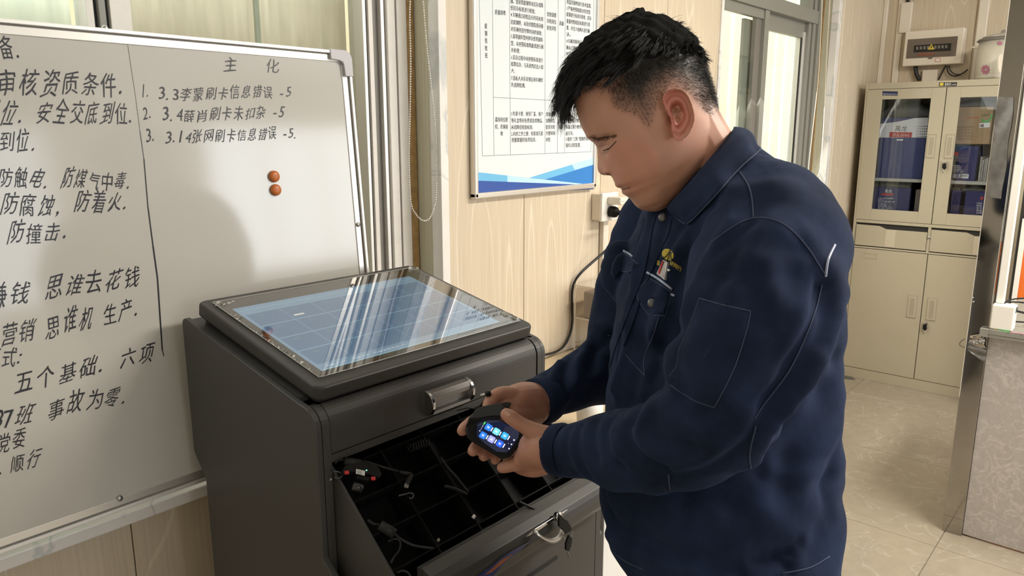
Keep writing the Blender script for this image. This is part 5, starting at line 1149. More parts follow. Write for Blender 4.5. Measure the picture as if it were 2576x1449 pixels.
# ---- jacket
JR = [(352, 1765, 1880, .060), (392, 1715, 1918, .105), (430, 1688, 1955, .150), (470, 1660, 2005, .180), (520, 1632, 2048, .190), (580, 1605, 2082, .190), (660, 1575, 2108, .180), (760, 1552, 2118, .172), (860, 1538, 2118, .170), (960, 1528, 2112, .172), (1080, 1514, 2110, .178),
      (1180, 1508, 2112, .184), (1260, 1508, 2112, .188), (1320, 1516, 2106, .190), (1370, 1532, 2098, .190), (1410, 1560, 2094, .188), (1440, 1585, 2092, .186), (1475, 1588, 2090, .186)]
def rings(L_, dc, n=72, ex=.78, psi=0.0):
    V = []
    for py, xl, xr, hd in L_:
        c = at((xl+xr)/2, py, dc); hw = (xr-xl)/2*dc/FPX
        for k in range(n):
            a = 2*math.pi*k/n; x_ = math.copysign(abs(math.cos(a))**ex, math.cos(a))*hw; y_ = math.copysign(abs(math.sin(a))**ex, math.sin(a))*hd
            V.append(c+RW*(x_+y_*math.tan(psi)*(.35))+DW*y_)
    F = [(i*n+k, i*n+(k+1) % n, (i+1)*n+(k+1) % n, (i+1)*n+k) for i in range(len(L_)-1) for k in range(n)]+[tuple(range(n))[::-1], tuple((len(L_)-1)*n+k for k in range(n))]
    return np.array(V), F
def dens(L_, k=4):
    P = catmull(np.array([(a, b, c, d) for a, b, c, d in L_], float), k); return [tuple(p) for p in P]
tor = rings([(a, b+6, c-24*min(1, max(0, (a-430)/150)), d) for a, b, c, d in dens(JR)], 1.115, ex=.90)
slL = T3([(1880, 545, 1.02, .088), (1932, 602, .955, .094), (1928, 700, .905, .092), (1888, 820, .875, .086), (1842, 930, .872, .079), (1796, 1025, .888, .074), (1735, 1090, .920, .068), (1660, 1122, .960, .060), (1580, 1132, 1.00, .054), (1500, 1132, 1.035, .0455), (1440, 1132, 1.06, .038), (1406, 1132, 1.071, .0345)], n=36)
cutL = [slL]
slR = T3([(1690, 560, 1.27, .085), (1635, 680, 1.32, .085), (1595, 800, 1.345, .080), (1562, 905, 1.35, .071), (1510, 935, 1.33, .060), (1455, 960, 1.295, .050), (1400, 988, 1.262, .041), (1362, 1008, 1.236, .0365)], n=32)
pk = T3([(1565, 650, 1.19, .030), (1563, 690, 1.19, .034), (1572, 720, 1.19, .030)])
JV, JF, JN = voxel([tor, slL, slR, pk], .0038, 4, .5)
JT = bvh(JV, JF)
def stroke(pts, depth, width):
    global JV
    P = [cast(JT, *p) for p in pts]; P = [p for p in P if p is not None]
    if len(P) < 2: return
    P = catmull(P, 4); d = np.full(len(JV), 9.0)
    for a, b in zip(P[:-1], P[1:]):
        ab = b-a; t = np.clip(((JV-a)@ab)/(ab@ab+1e-12), 0, 1); d = np.minimum(d, np.linalg.norm(JV-a-t[:, None]*ab, axis=1))
    DSP[:] += depth*np.exp(-(d/width)**2)
DSP = np.zeros(len(JV))
for pts, dp, wd_ in [([(1700, 820), (1660, 880), (1650, 930), (1662, 975), (1700, 1000)], -.010, .014), ([(1735, 800), (1700, 880), (1695, 950), (1720, 1010), (1770, 1050)], -.006, .013),
    ([(1600, 1045), (1578, 1075), (1585, 1120), (1620, 1160), (1660, 1180)], -.010, .010), ([(1640, 1030), (1612, 1080), (1625, 1120), (1660, 1150)], .006, .012), ([(1540, 1050), (1520, 1090), (1530, 1135), (1560, 1180)], -.007, .009),
    ([(1500, 1062), (1492, 1100), (1500, 1150)], -.005, .008), ([(1460, 1072), (1452, 1110), (1458, 1160), (1480, 1200)], -.0045, .007), ([(1435, 1078), (1428, 1110), (1432, 1160), (1450, 1195)], -.003, .006),
    ([(1700, 1200), (1760, 1170), (1830, 1110), (1880, 1050)], .006, .018), ([(1560, 1180), (1620, 1200), (1700, 1180), (1740, 1150)], -.004, .012), ([(1750, 1010), (1790, 1060), (1850, 1050), (1900, 1000)], -.005, .02),
    ([(2105, 800), (2060, 900), (1985, 1000), (1925, 1090), (1900, 1150)], .010, .020), ([(2108, 920), (2070, 1010), (2000, 1110), (1960, 1200)], -.010, .022), ([(2090, 720), (2068, 830), (2010, 930), (1940, 1030)], -.010, .014),
    ([(2105, 1050), (2050, 1160), (2020, 1260), (1990, 1350)], .007, .025), ([(2060, 1230), (2000, 1330), (1930, 1390)], -.007, .022), ([(2095, 1200), (2075, 1300), (2040, 1390)], -.006, .016),
    ([(1640, 540), (1612, 640), (1592, 740), (1575, 860), (1560, 980)], .008, .014), ([(1675, 560), (1650, 640), (1628, 760), (1610, 880), (1590, 1000)], -.006, .012), ([(1740, 560), (1700, 640), (1670, 740), (1640, 820)], .007, .016),
    ([(1790, 520), (1745, 600), (1712, 680), (1690, 760)], -.008, .014), ([(1840, 560), (1790, 640), (1745, 720), (1720, 780)], .006, .014), ([(1860, 620), (1820, 700), (1785, 760)], -.006, .014), ([(1960, 560), (1930, 650), (1940, 760)], .005, .02), ([(2000, 640), (1985, 760), (1950, 880)], -.005, .022),
    ([(1900, 700), (1880, 800), (1850, 880)], -.004, .02), ([(1530, 1300), (1600, 1360), (1720, 1400), (1850, 1425)], -.009, .014), ([(1535, 1345), (1620, 1395), (1740, 1430)], .007, .012), ([(1720, 1330), (1800, 1345), (1870, 1320)], -.006, .018), ([(1740, 1250), (1820, 1260), (1880, 1230)], -.005, .02),
    ([(1760, 1290), (1830, 1310), (1880, 1290)], .005, .018), ([(1560, 1000), (1545, 1120), (1540, 1240)], .004, .016), ([(1940, 1180), (1925, 1270), (1935, 1350)], .005, .02),
    ([(1540, 845), (1500, 880), (1490, 930)], -.008, .010), ([(1490, 850), (1455, 900), (1450, 960)], .006, .010), ([(1455, 885), (1425, 925), (1420, 985)], -.006, .009), ([(1410, 915), (1385, 950), (1385, 1010)], .005, .008), ([(1385, 930), (1365, 965), (1370, 1020)], -.004, .006), ([(1520, 960), (1470, 985), (1440, 1020)], -.005, .012),
    ([(2075, 715), (2045, 805), (1975, 945), (1905, 1055), (1870, 1110), (1800, 1165), (1700, 1205)], -.007, .009), ([(1985, 560), (2030, 620), (2060, 680)], -.003, .012), ([(1900, 560), (1840, 600), (1790, 650)], -.005, .009), ([(1915, 565), (1880, 640), (1850, 720)], .004, .012),
    ([(1690, 760), (1670, 800), (1640, 850)], .006, .008), ([(1720, 570), (1690, 620), (1670, 680)], -.005, .008), ([(1620, 560), (1598, 620), (1570, 680)], -.003, .007), ([(1660, 850), (1640, 950), (1610, 1020)], -.004, .010), ([(1580, 760), (1562, 860), (1548, 960), (1540, 1040)], -.005, .006), ([(1600, 780), (1580, 880), (1560, 980)], .004, .006),
    ([(1690, 1010), (1740, 1040), (1800, 1030)], -.005, .010), ([(1655, 1010), (1700, 1060), (1770, 1080)], .004, .012), ([(1640, 1060), (1680, 1110), (1740, 1120)], -.004, .010), ([(1840, 740), (1870, 860), (1830, 980)], .003, .016), ([(1780, 900), (1760, 980)], .003, .014),
    ([(1960, 1060), (1930, 1120), (1915, 1200)], -.006, .012), ([(2050, 900), (1990, 990), (1945, 1060)], .006, .010), ([(2100, 1120), (2085, 1220), (2090, 1300)], -.003, .012), ([(1650, 1240), (1690, 1320), (1760, 1370)], .004, .018), ([(1900, 1410), (1960, 1395), (2010, 1370)], -.007, .010), ([(1980, 1425), (1960, 1405), (1990, 1395)], -.006, .008),
    ([(1760, 420), (1800, 480), (1850, 520)], .003, .02), ([(1930, 400), (1900, 470), (1890, 540)], -.003, .016)]:
    stroke(pts, dp, wd_)
q1 = JV@np.array((.5, .6, .62)); q2 = JV@np.array((.62, -.7, .35)); q3 = JV@np.array((.1, .2, -.97))
DSP += .0016*np.sin(q1*62+2*np.sin(q2*31))+.0011*np.sin(q2*95+1.7*np.sin(q3*40))+.0009*np.sin(q3*130+2*np.sin(q1*50))
JV = JV+JN*DSP[:, None]
def denim(name, c1, c2):
    m, t, b = newmat(name); N = t.nodes; L = t.links; g = N.new('ShaderNodeNewGeometry')
    n = N.new('ShaderNodeTexNoise'); n.inputs['Scale'].default_value = 11; n.inputs['Detail'].default_value = 7; n.inputs['Roughness'].default_value = .65; L.new(g.outputs['Position'], n.inputs['Vector'])
    r_ = ramp(t, [(.3, c1), (.72, c2)]); L.new(n.outputs['Fac'], r_.inputs[0]); L.new(r_.outputs[0], b.inputs['Base Color'])
    b.inputs['Roughness'].default_value = .9; b.inputs['Specular IOR Level'].default_value = .15; b.inputs['Sheen Weight'].default_value = .08; b.inputs['Sheen Roughness'].default_value = .5; b.inputs['Sheen Tint'].default_value = (.25, .38, .8, 1)
    w = N.new('ShaderNodeTexNoise'); w.inputs['Scale'].default_value = 1400; L.new(g.outputs['Position'], w.inputs['Vector']); bp = N.new('ShaderNodeBump'); bp.inputs['Strength'].default_value = .35; bp.inputs['Distance'].default_value = .0008
    L.new(w.outputs['Fac'], bp.inputs['Height']); L.new(bp.outputs['Normal'], b.inputs['Normal']); return m
M['denim'] = denim('navy_twill', (.0050, .0088, .0230), (.0165, .029, .070)); M['seam'] = mat('worn_seam', (.040, .056, .105), .9); M['piping'] = mat('reflective_piping', (.42, .46, .62), .35)
JK = mesh('jacket', JV, JF, M['denim'], PS, smooth=True)
JT = bvh(JV, JF)
C2_ = lambda a, b: (1480+a/2.588, 500+b/2.588); C3_ = lambda a, b: (1480+a/3.227, 1000+b/3.227)
def jl(name, pts, r_, m, off=.0004, sub=6, par=None):
    Q = catmull([(a, b, 0) for a, b in pts], sub); P = []
    for a, b, _ in Q:
        c = cast(JT, a, b, off)
        if c is not None and (not P or np.linalg.norm(c-P[-1]) < .05): P.append(c)
    if len(P) > 2: P = np.array(P); return tube(name, P, r_, m, par or JK, n=6, sub=1)
c2 = lambda *L_: [C2_(a, b) for a, b in L_]; c3 = lambda *L_: [C3_(a, b) for a, b in L_]
S_ = M['seam']
for pts in (c2((985, -175), (1040, -90), (1065, 0), (1075, 125)), c2((1075, 125), (1000, 150), (900, 210), (800, 290), (778, 345)), c2((1075, 125), (1160, 125), (1270, 165), (1370, 250), (1450, 350), (1500, 430), (1545, 500)),
            c2((1520, 560), (1480, 720), (1400, 930), (1300, 1130), (1150, 1330), (1085, 1430)), c3((1360, 230), (1310, 460), (1325, 650), (1315, 1000), (1330, 1300), (1390, 1440)), c3((650, 625), (665, 750), (710, 920), (755, 1050)),
            c3((180, 1240), (300, 1330), (450, 1400)), c3((1570, 1430), (1800, 1380), (1960, 1290)), c2((460, 770), (420, 900), (365, 1040), (370, 1165)), c2((245, 1015), (300, 1080), (370, 1155)), c2((125, 890), (185, 890), (212, 790))):
    jl('seam', pts, .0009, S_)
jl('placket_edge', c2((440, 120), (418, 200), (400, 300), (380, 400), (350, 520), (300, 640), (240, 800), (180, 960), (110, 1200)), .0016, M['denim'], .001)
jl('placket_edge', c2((545, 130), (520, 230), (470, 340), (420, 450), (350, 620), (290, 800), (230, 960)), .0014, M['denim'], .001)
jl('piping', c2((1605, 300), (1580, 350), (1560, 400), (1550, 460), (1545, 505)), .0016, M['piping'])
jl('piping', c2((382, 480), (450, 518), (545, 590)), .0018, M['piping']); jl('piping', c2((535, 622), (562, 632)), .0018, M['piping']); jl('piping', c2((228, 338), (280, 370), (330, 430)), .0018, M['piping'])
def patch(name, poly, th, m, off=.0006, par=None, n=12, rim=True):
    """cloth patch lying on the jacket: polygon in the view filled with a grid of surface points"""
    P = np.array(poly, float); c = P.mean(0); V = []; F = []; k = len(P); R_ = 7
    D = [cast(JT, *p) for p in P]; ok = [d for d in D if d is not None]
    for r_ in range(R_+1):
        for p in P:
            q_ = c+(p-c)*(r_/R_ if r_ else .02); h_ = cast(JT, q_[0], q_[1], th if r_ < R_ else .0002); V.append(h_ if h_ is not None else ok[0])
    for r_ in range(R_):
        for i in range(k): F.append((r_*k+i, r_*k+(i+1) % k, (r_+1)*k+(i+1) % k, (r_+1)*k+i))
    F.append(tuple(range(k)))
    o = mesh(name, V, F, m, par or JK, smooth=True)
    if rim: Q = [v for v in V[R_*k:]]; Q.append(Q[0]); tube('stitched_edge', [q_ for q_ in Q], .0009, M['seam'], o, n=5, sub=1)
    return o
def densify(poly, k=5):
    out = []
    for i in range(len(poly)):
        a = np.array(poly[i], float); b = np.array(poly[(i+1) % len(poly)], float)
        for j in range(k): out.append(tuple(a+(b-a)*j/k))
    return out
patch('sleeve_pocket', densify(c2((722, 648), (880, 692), (1056, 732), (1040, 820), (1000, 960), (960, 1080), (900, 1210), (820, 1360), (700, 1320), (600, 1260), (505, 1190), (575, 1090), (590, 980), (640, 870), (690, 740)), 3), .0028, M['denim'])
FL = patch('pocket_flap', densify(c2((395, 515), (320, 590), (318, 640), (345, 690), (392, 756), (500, 762), (520, 700), (545, 610), (470, 560)), 3), .0035, M['denim'])
patch('pocket_flap', densify(c2((232, 350), (190, 370), (160, 420), (150, 480), (168, 515), (205, 470), (260, 480), (310, 440), (325, 425)), 3), .004, M['denim'])
def button(px, py, r_=.0065):
    c = cast(JT, px, py, .003)
    lathe('snap_button', [(.001, 0), (r_, .0), (r_, .0015), (r_*.8, .003), (.001, .0036)], c, -ray(px, py)+np.array((0, 0, .1)), mat('pewter_snap', (.16, .16, .17), .35, metal=.7), JK, n=18)
button(*C2_(485, 122)); button(*C2_(416, 680)); slabp = cast(JT, *C2_(190, 468)); 
# yellow emblem: disc with dark rays, lettering beneath, partly behind the badge
C7 = lambda a, b: (1560+a/6.585, 560+b/6.585)
yel = mat('yellow_embroidery', (.50, .38, .04), .7, bump=.4, bscale=900)
disc = [C7(790+102*math.cos(t)*.95+18*math.sin(t), 530+98*math.sin(t)) for t in np.linspace(0, 6.0, 22)]
patch('emblem_disc', [p for p in disc], .0012, yel, rim=False)
for pts in (((835, 445), (790, 520), (740, 575), (680, 600)), ((845, 450), (815, 540), (790, 600), (765, 640)), ((848, 455), (830, 560), (825, 640)), ((850, 455), (845, 560), (855, 640)), ((675, 575), (720, 570))):
    jl('emblem_ray', [C7(*p) for p in pts], .0007, M['ink'], .0018)
for s, a, b in (('国', (608, 690), (650, 712)), ('研翔行', (822, 690), (1010, 812))):
    p0 = np.array(C7(*a)); p1 = np.array(C7(*b)); Vg, Fg = glyphs(s, .01, 1); w0, w1 = Vg[:, 0].min(), Vg[:, 0].max(); e_ = (p1-p0)/(w1-w0); nrm = np.array((.15, -1.0))*13
    V = []
    for v in Vg:
        q_ = p0+e_*(v[0]-w0)+nrm*(v[1]); c = cast(JT, q_[0], q_[1], .0012); V.append(c if c is not None else cast(JT, p0[0], p0[1], .001))
    mesh('emblem_lettering', V, Fg, yel, JK, kind='stuff')
def bslab(name, pts, off, th, m, par): 
    P = [cast(JT, *C7(*p), off) for p in pts]; d = ray(1666, 680)
    c = np.mean(P, 0); nrm = np.linalg.svd(np.array(P)-c)[2][2]; nrm = nrm if nrm@d > 0 else -nrm; P = [p-nrm*((p-c)@nrm) for p in P]
    return slab(name, P, nrm*th, m, par, .0006, 2)
BG = bslab('name_badge', [(690, 605), (798, 660), (715, 945), (605, 850)], .007, .004, mat('badge_frame', (.50, .47, .47), .25, metal=.3), JK)
bslab('badge_red', [(692, 625), (712, 632), (645, 850), (618, 842)], .0078, .0008, M['red'], BG); bslab('badge_photo', [(718, 655), (775, 682), (712, 905), (660, 868)], .0078, .0008, mat('badge_photo', (.42, .40, .40), .3), BG)
bslab('badge_clip', [(778, 760), (815, 770), (812, 795), (775, 800)], .004, .002, M['whitep'], BG)
# ---- collar
CC = [((1846, 322, 1.09), (1914, 374, 1.09)), ((1842, 332, 1.045), (1900, 388, 1.01)), ((1822, 358, 1.01), (1872, 412, .96)), ((1790, 396, .99), (1838, 447, .94)), ((1757, 436, .985), (1800, 492, .935)), ((1725, 474, .99), (1762, 532, .94)), ((1700, 500, 1.0), (1738, 556, .95)), ((1686, 515, 1.02), (1722, 562, .962)), ((1681, 522, 1.035), (1700, 545, .985))]
def collarside(mir):
    A = catmull([(*a, ) for a, b in CC], 4); Bm = catmull([(*b, ) for a, b in CC], 4); V = []; R_ = 8
    for a, b in zip(A, Bm):
        da = a[2] if not mir else 2*1.09-a[2]; db = b[2] if not mir else 2*1.09-b[2]
        pa = at(a[0], a[1], da); pb = at(b[0], b[1], db)
        if not mir:
            h_ = cast(JT, b[0], b[1], .005)
            if h_ is not None and np.linalg.norm(h_-CAM) > np.linalg.norm(pb-CAM)-.10: pb = h_
        ctr = at(1790, 430, 1.09); out = (pa+pb)/2-ctr; out[2] = abs(out[2])*.5+.02; out /= np.linalg.norm(out)
        inn = pa+(ctr-pa)*.10+np.array((0, 0, -.020))
        for k in range(R_+1):
            t_ = k/R_; V.append(pa*(1-t_)+pb*t_+out*.009*math.sin(math.pi*min(1, t_*1.15+.05)))
        V.append(inn)
    n = R_+2; m_ = len(A); F = []
    for i in range(m_-1):
        for k in range(R_): F.append((i*n+k, i*n+k+1, (i+1)*n+k+1, (i+1)*n+k))
        F.append((i*n, (i+1)*n, (i+1)*n+R_+1, i*n+R_+1))
    return np.array(V), F, A, Bm
for mir in (False, True):
    V, F, A_, B_2 = collarside(mir); co = mesh('collar', V, F, M['denim'], JK, smooth=True); so = co.modifiers.new('s', 'SOLIDIFY'); so.thickness = .003; so.offset = 0
    n = 10; tube('stitched_edge', [V[i*n+8]+ray(1750, 480)*-.002 for i in range(len(A_))], .0011, M['seam'], co, n=5, sub=1)
# cuffs
for P_, R_ in (([(1412, 1132, 1.068), (1396, 1131, 1.075)], .0368), ([(1366, 1006, 1.238), (1348, 1012, 1.227)], .0385)):
    a, b = at(*P_[0]), at(*P_[1]); e_ = b-a; Pn = [a-e_*.9, a-e_*.2, a+e_*.5, b, b+e_*.08, b, a]; Rn = [R_*.98, R_*1.05, R_*1.02, R_*1.0, R_*.96, R_*.90, R_*.88]
    V, F = tubevf(Pn, Rn, 28, 1); F = F[:-2]; mesh('cuff', V, F, M['denim'], JK, smooth=True)

# ---- trousers, shoes
TRP = [rings([(1380, 1592, 2078, .170), (1440, 1592, 2078, .175), (1500, 1596, 2070, .172)], 1.118)]
for h_, sg in ((hipL, -1), (hipR, 1)):
    g0 = h_*(1, 1, 0); TRP.append(wtube([h_+(0, 0, .03), h_+(0, 0, -.10), g0+(0, 0, .50)-RW*.015, g0+(0, 0, .25)+RW*.01, g0+(0, 0, .075)+RW*.015, g0+(0, 0, .055)+RW*.015], [.118, .108, .080, .072, .066, .064], 24))
TV, TF, TN2 = voxel(TRP, .006, 4, .5); TV = TV+TN2*(.003*np.sin(TV[:, 2]*60+4*np.sin(TV[:, 0]*18)))[:, None]
mesh('trousers', TV, TF, M['denim'], PS, smooth=True)
for h_ in (hipL, hipR):
    g0 = h_*(1, 1, 0); fw = -RW
    V, F, N_ = voxel([wtube([g0-fw*.07+(0, 0, .045), g0-fw*.03+(0, 0, .052), g0+fw*.06+(0, 0, .050), g0+fw*.14+(0, 0, .040), g0+fw*.18+(0, 0, .034)], [.034, .042, .042, .040, .026], 16), wtube([g0+(0, 0, .04), g0+(0, 0, .09)], [.045, .043], 14, 1)], .004, 4)
    V[:, 2] = np.maximum(V[:, 2], .001); mesh('shoe', V, F, M['blackp'], PS, smooth=True)

# ---- hair
capV = HV.copy(); px_, py_ = proj_arr(HVf)
top = [(1440, 262), (1462, 232), (1495, 214), (1523, 208), (1552, 204), (1585, 186), (1620, 166), (1665, 148), (1705, 142), (1745, 148), (1770, 176), (1786, 218), (1812, 240), (1812, 20), (1380, 20), (1380, 262)]
sdT = sdist(px_, py_, top).reshape(NT, NA)
cen = hpos(0, 60, 0); out = HVf-cen; nout = out/np.linalg.norm(out, axis=1)[:, None]
tcol = np.repeat(ts, NA).reshape(NT, NA)
off = -.006+.0165*sstep(sdT, -6, 34); offf = off+.004*sstep(tcol, 150, 230)
wob = .0016*np.sin(HVf[:, 0]*260+HVf[:, 2]*170)+.0012*np.sin(HVf[:, 1]*330-HVf[:, 2]*210)
capV = HVf+nout*(offf.ravel()+wob)[:, None]
i0 = int(np.searchsorted(ts, 30)); cv = capV.reshape(NT, NA, 3)[i0:].reshape(-1, 3); nt2 = NT-i0
cf = [(i*NA+j, i*NA+(j+1) % NA, (i+1)*NA+(j+1) % NA, (i+1)*NA+j) for i in range(nt2-1) for j in range(NA)]+[tuple((nt2-1)*NA+j for j in range(NA))]
M['hair'] = mat('black_hair', (.017, .0165, .0165), .6, spec=.25)
HAIR = mesh('hair', cv, cf, mat('hair_base', (.012, .0115, .011), .95, spec=.05), PS, smooth=True)
HB = bvh(HVf, HFc)
rg = random.Random(11)
def strand(p, d0, L_, lift, grav, nseg=7, curl=.25, flow=None):
    P = [p.copy()]; d = d0/np.linalg.norm(d0); stp = L_/nseg
    for k in range(nseg):
        d = d+flow(P[-1], k/nseg)*curl+np.array((0, 0, -grav*k/nseg)); d /= np.linalg.norm(d); q_ = P[-1]+d*stp
        h_ = HB.find_nearest(Vector(q_)); hp_ = np.array(h_[0]); nn_ = q_-hp_; inside = (q_-hp_)@np.array(h_[1])
        want = lift*(.35+.65*math.sin(math.pi*min(1, (k+1)/nseg*.8)))
        hn = np.array(h_[1]); hn = hn if hn@(hp_-cen) > 0 else -hn
        dist = (q_-hp_)@hn
        if dist < want: q_ = q_+hn*(want-dist)*.8
        P.append(q_)
    return np.array(P)
F3 = hpos(100, 60, 0)-hpos(0, 60, 0); F3 /= np.linalg.norm(F3); U3 = hpos(0, 100, 0)-hpos(0, 0, 0); U3 /= np.linalg.norm(U3)
whorl = hpos(-80, 215, 0)
cand = np.where((sdT.ravel() > 6) & (tcol.ravel() > 20))[0]
Ls = []
def addtuft(root, d0, L_, lift, grav, nst, spread, rr, flow, nseg=7):
    base_ = strand(root, d0, L_, lift, grav, nseg, flow=flow)
    for k in range(nst):
        o1 = np.array([rg.gauss(0, 1) for _ in range(3)])*spread; o2 = np.array([rg.gauss(0, 1) for _ in range(3)])*spread*rg.uniform(.2, 1.6); sc_ = rg.uniform(.75, 1.08)
        Q = np.array([base_[0]+(b-base_[0])*sc_+o1*(1-i/nseg)+o2*(i/nseg) for i, b in enumerate(base_)])
        R_ = rr*np.array([1, 1, .95, .9, .8, .65, .45, .2][:nseg+1]); Ls.append(tubevf(Q, R_, 3, 1))
def flowf(p, u_):
    side_ = (p-cen)@HL; v = (p-whorl); v = v-U3*(v@U3)*.6; v /= np.linalg.norm(v)+1e-9
    return v*.8+F3*.55+HL*math.copysign(min(1, abs(side_)/.06), side_)*.18-U3*.25
for k in range(950):
    i = cand[rg.randrange(len(cand))]; root = HVf[i]+nout[i]*.004; tq = tcol.ravel()[i]
    fr = sstep(np.array([(root-cen)@F3]), .03, .09)[0]; bk_ = float(sstep(np.array([(root-cen)@F3]), -.055, -.01)[0]); L_ = (rg.uniform(.028, .046)+.010*fr)*(.42+.58*bk_); lift = (.0085+.006*fr+rg.uniform(0, .003))*(.6+.4*bk_)
    addtuft(root, nout[i]*.5+flowf(root, 0)*.9+np.array([rg.gauss(0, .22) for _ in range(3)]), L_, lift, .15+.6*fr, 10, .0016, .0004, flowf)
# fringe falling in front of the forehead
for k in range(95):
    w_ = rg.uniform(-.055, .055); t0_ = rg.uniform(120, 185); s0 = np.interp(t0_, ft, fv)-rg.uniform(0, 30)-abs(w_)*500; root = hpos(s0, t0_, w_)
    dn = F3*.75+np.array((0, 0, -.55))+HL*rg.gauss(0, .15)
    addtuft(root+F3*.003, F3*.9+U3*.15, rg.uniform(.040, .062), rg.uniform(.010, .016), .85, 10, .0014, .0004, lambda p, u_: F3*(.25-.75*u_)+np.array((0, 0, -.95-.4*u_)))
# the curl hanging lowest, and stray hairs on the crown
for k in range(16):
    w_ = rg.uniform(-.045, .015); root = hpos(np.interp(150, ft, fv)-4, 150, w_); Pq = [root]+[at(a+rg.gauss(0, 2.5), b+rg.gauss(0, 2.5), HD)+HL*(w_*(1-.3*i)) for i, (a, b) in enumerate(((1424, 190), (1411, 225), (1413, 258), (1424, 284), (1441, 302)))]
    for q in range(9): o = np.array([rg.gauss(0, 1) for _ in range(3)])*.0022; o2 = np.array([rg.gauss(0, 1) for _ in range(3)])*.0032; Pp = catmull([p+o*(1-i/5)+o2*i/5 for i, p in enumerate(Pq)], 3); Ls.append(tubevf(Pp, np.linspace(.00045, .0001, len(Pp)), 3, 1))
for k in range(150):
    a0 = rg.uniform(1545, 1745); t0_ = rg.uniform(-.05, .05); b0 = np.interp(a0, [1545, 1600, 1650, 1700, 1745], [52, 36, 42, 62, 100]); base_ = at(a0, b0+16, HD)+HL*t0_
    ln_ = rg.uniform(12, 42); an_ = rg.gauss(-.5 if a0 < 1640 else .1, .55); cv_ = rg.gauss(0, 14)
    P = [base_]+[at(a0+math.sin(an_)*ln_*u_+cv_*u_*u_, b0+16-math.cos(an_)*ln_*u_*(1-.35*u_), HD)+HL*(t0_) for u_ in (.35, .65, 1.0)]; Ls.append(tubevf(catmull(P, 3), np.linspace(.0004, .00012, 10), 3, 1))
# short clipped hair on the side
cand2 = np.where((sdT.ravel() < 10) & (sdist(px_, py_, stub) > 8))[0]
for k in range(8500):
    i = cand2[rg.randrange(len(cand2))]; sdi = sdT.ravel()[i]; L_ = .0022+.008*float(sstep(np.array([sdi]), -70, 8)[0]); d = nout[i]*.35-F3*.2-U3*.7+np.array([rg.gauss(0, .25) for _ in range(3)]); d /= np.linalg.norm(d)
    r0 = HVf[i]+np.array([rg.uniform(-.0016, .0016) for _ in range(3)]); r0 = r0-nout[i]*((r0-HVf[i])@nout[i]); Ls.append(tubevf(np.array([r0-nout[i]*.001, r0+d*L_*.6+nout[i]*.0012, r0+d*L_+nout[i]*.0006]), [.00015, .00013, .00008], 3, 1))
V, F = joinvf(Ls); mesh('hair_strands', V, F, M['hair'], HAIR, smooth=True, kind='stuff')
# eyebrow, lashes
Ls = []
for k in range(150):
    u_ = rg.random(); a = np.interp(u_, [0, .35, .7, 1], [1480, 1500, 1524, 1546]); b = np.interp(u_, [0, .35, .7, 1], [349, 352, 348, 342])+rg.gauss(0, 4.2*(1-.4*u_)); c = cast(BT, a, b, .0006); c2_ = cast(BT, a+7, b-3.5+rg.gauss(0, 1.5), .0012)
    if c is not None and c2_ is not None and np.linalg.norm(c-c2_) < .012: Ls.append(tubevf(np.array([c, (c+c2_)/2, c2_]), [.00014, .00013, .00008], 3, 1))
V, F = joinvf(Ls); M['brow'] = mat('brow_hair', (.06, .035, .026), .8, spec=.1); mesh('eyebrow', V, F, M['brow'], PS, kind='stuff')
def mirr(V): V = np.asarray(V); return V-2*np.outer((V-at(1650, 290, HD))@HL, HL)
mesh('eyebrow', mirr(V), [f[::-1] for f in F], M['brow'], PS, kind='stuff')
def bl(name, pts, r_, m, off=.0002):
    P = [cast(BT, a, b, off) for a, b, _ in catmull([(a, b, 0) for a, b in pts], 5)]; P = [p for p in P if p is not None]
    return tube(name, P, r_, m, PS, n=6, sub=1)
bl('eyelashes', [(1517, 378), (1524, 377), (1531, 374), (1540, 366), (1550, 355)], .00055, M['hair'])
_q = [cast(BT, a, b, .0002) for a, b, _ in catmull([(a, b, 0) for a, b in [(1517, 378), (1524, 377.5), (1531, 374), (1540, 366), (1550, 356)]], 5)]; tube('eyelashes', mirr([p for p in _q if p is not None]), .0005, M['hair'], PS, n=6, sub=1)
P = [cast(BT, a, b, .0003) for a, b in ((1519, 378), (1526, 374), (1532, 373), (1533, 376), (1527, 380), (1521, 381))]
if all(p is not None for p in P): mesh('eye', P, [tuple(range(6))], mat('dark_eye', (.02, .015, .012), .1), PS)
bl('nostril', [(1526, 436), (1530, 438), (1533, 437)], .0009, mat('nostril_dark', (.08, .03, .022), .7))
bl('mouth_line', [(1563, 477), (1570, 475.5), (1578, 473.5), (1584, 471)], .0006, mat('mouth_dark', (.12, .04, .035), .6))
# thumb nail
P = [cast(BT, 1276+7.5*math.cos(t)-2.2*math.sin(t), 1041+5.0*math.sin(t)+4.2*math.cos(t), .0007) for t in np.linspace(0, 5.8, 14)]
if all(p is not None for p in P): mesh('thumb_nail', P, [tuple(range(14))], mat('nail', (.52, .30, .23), .3), PS)

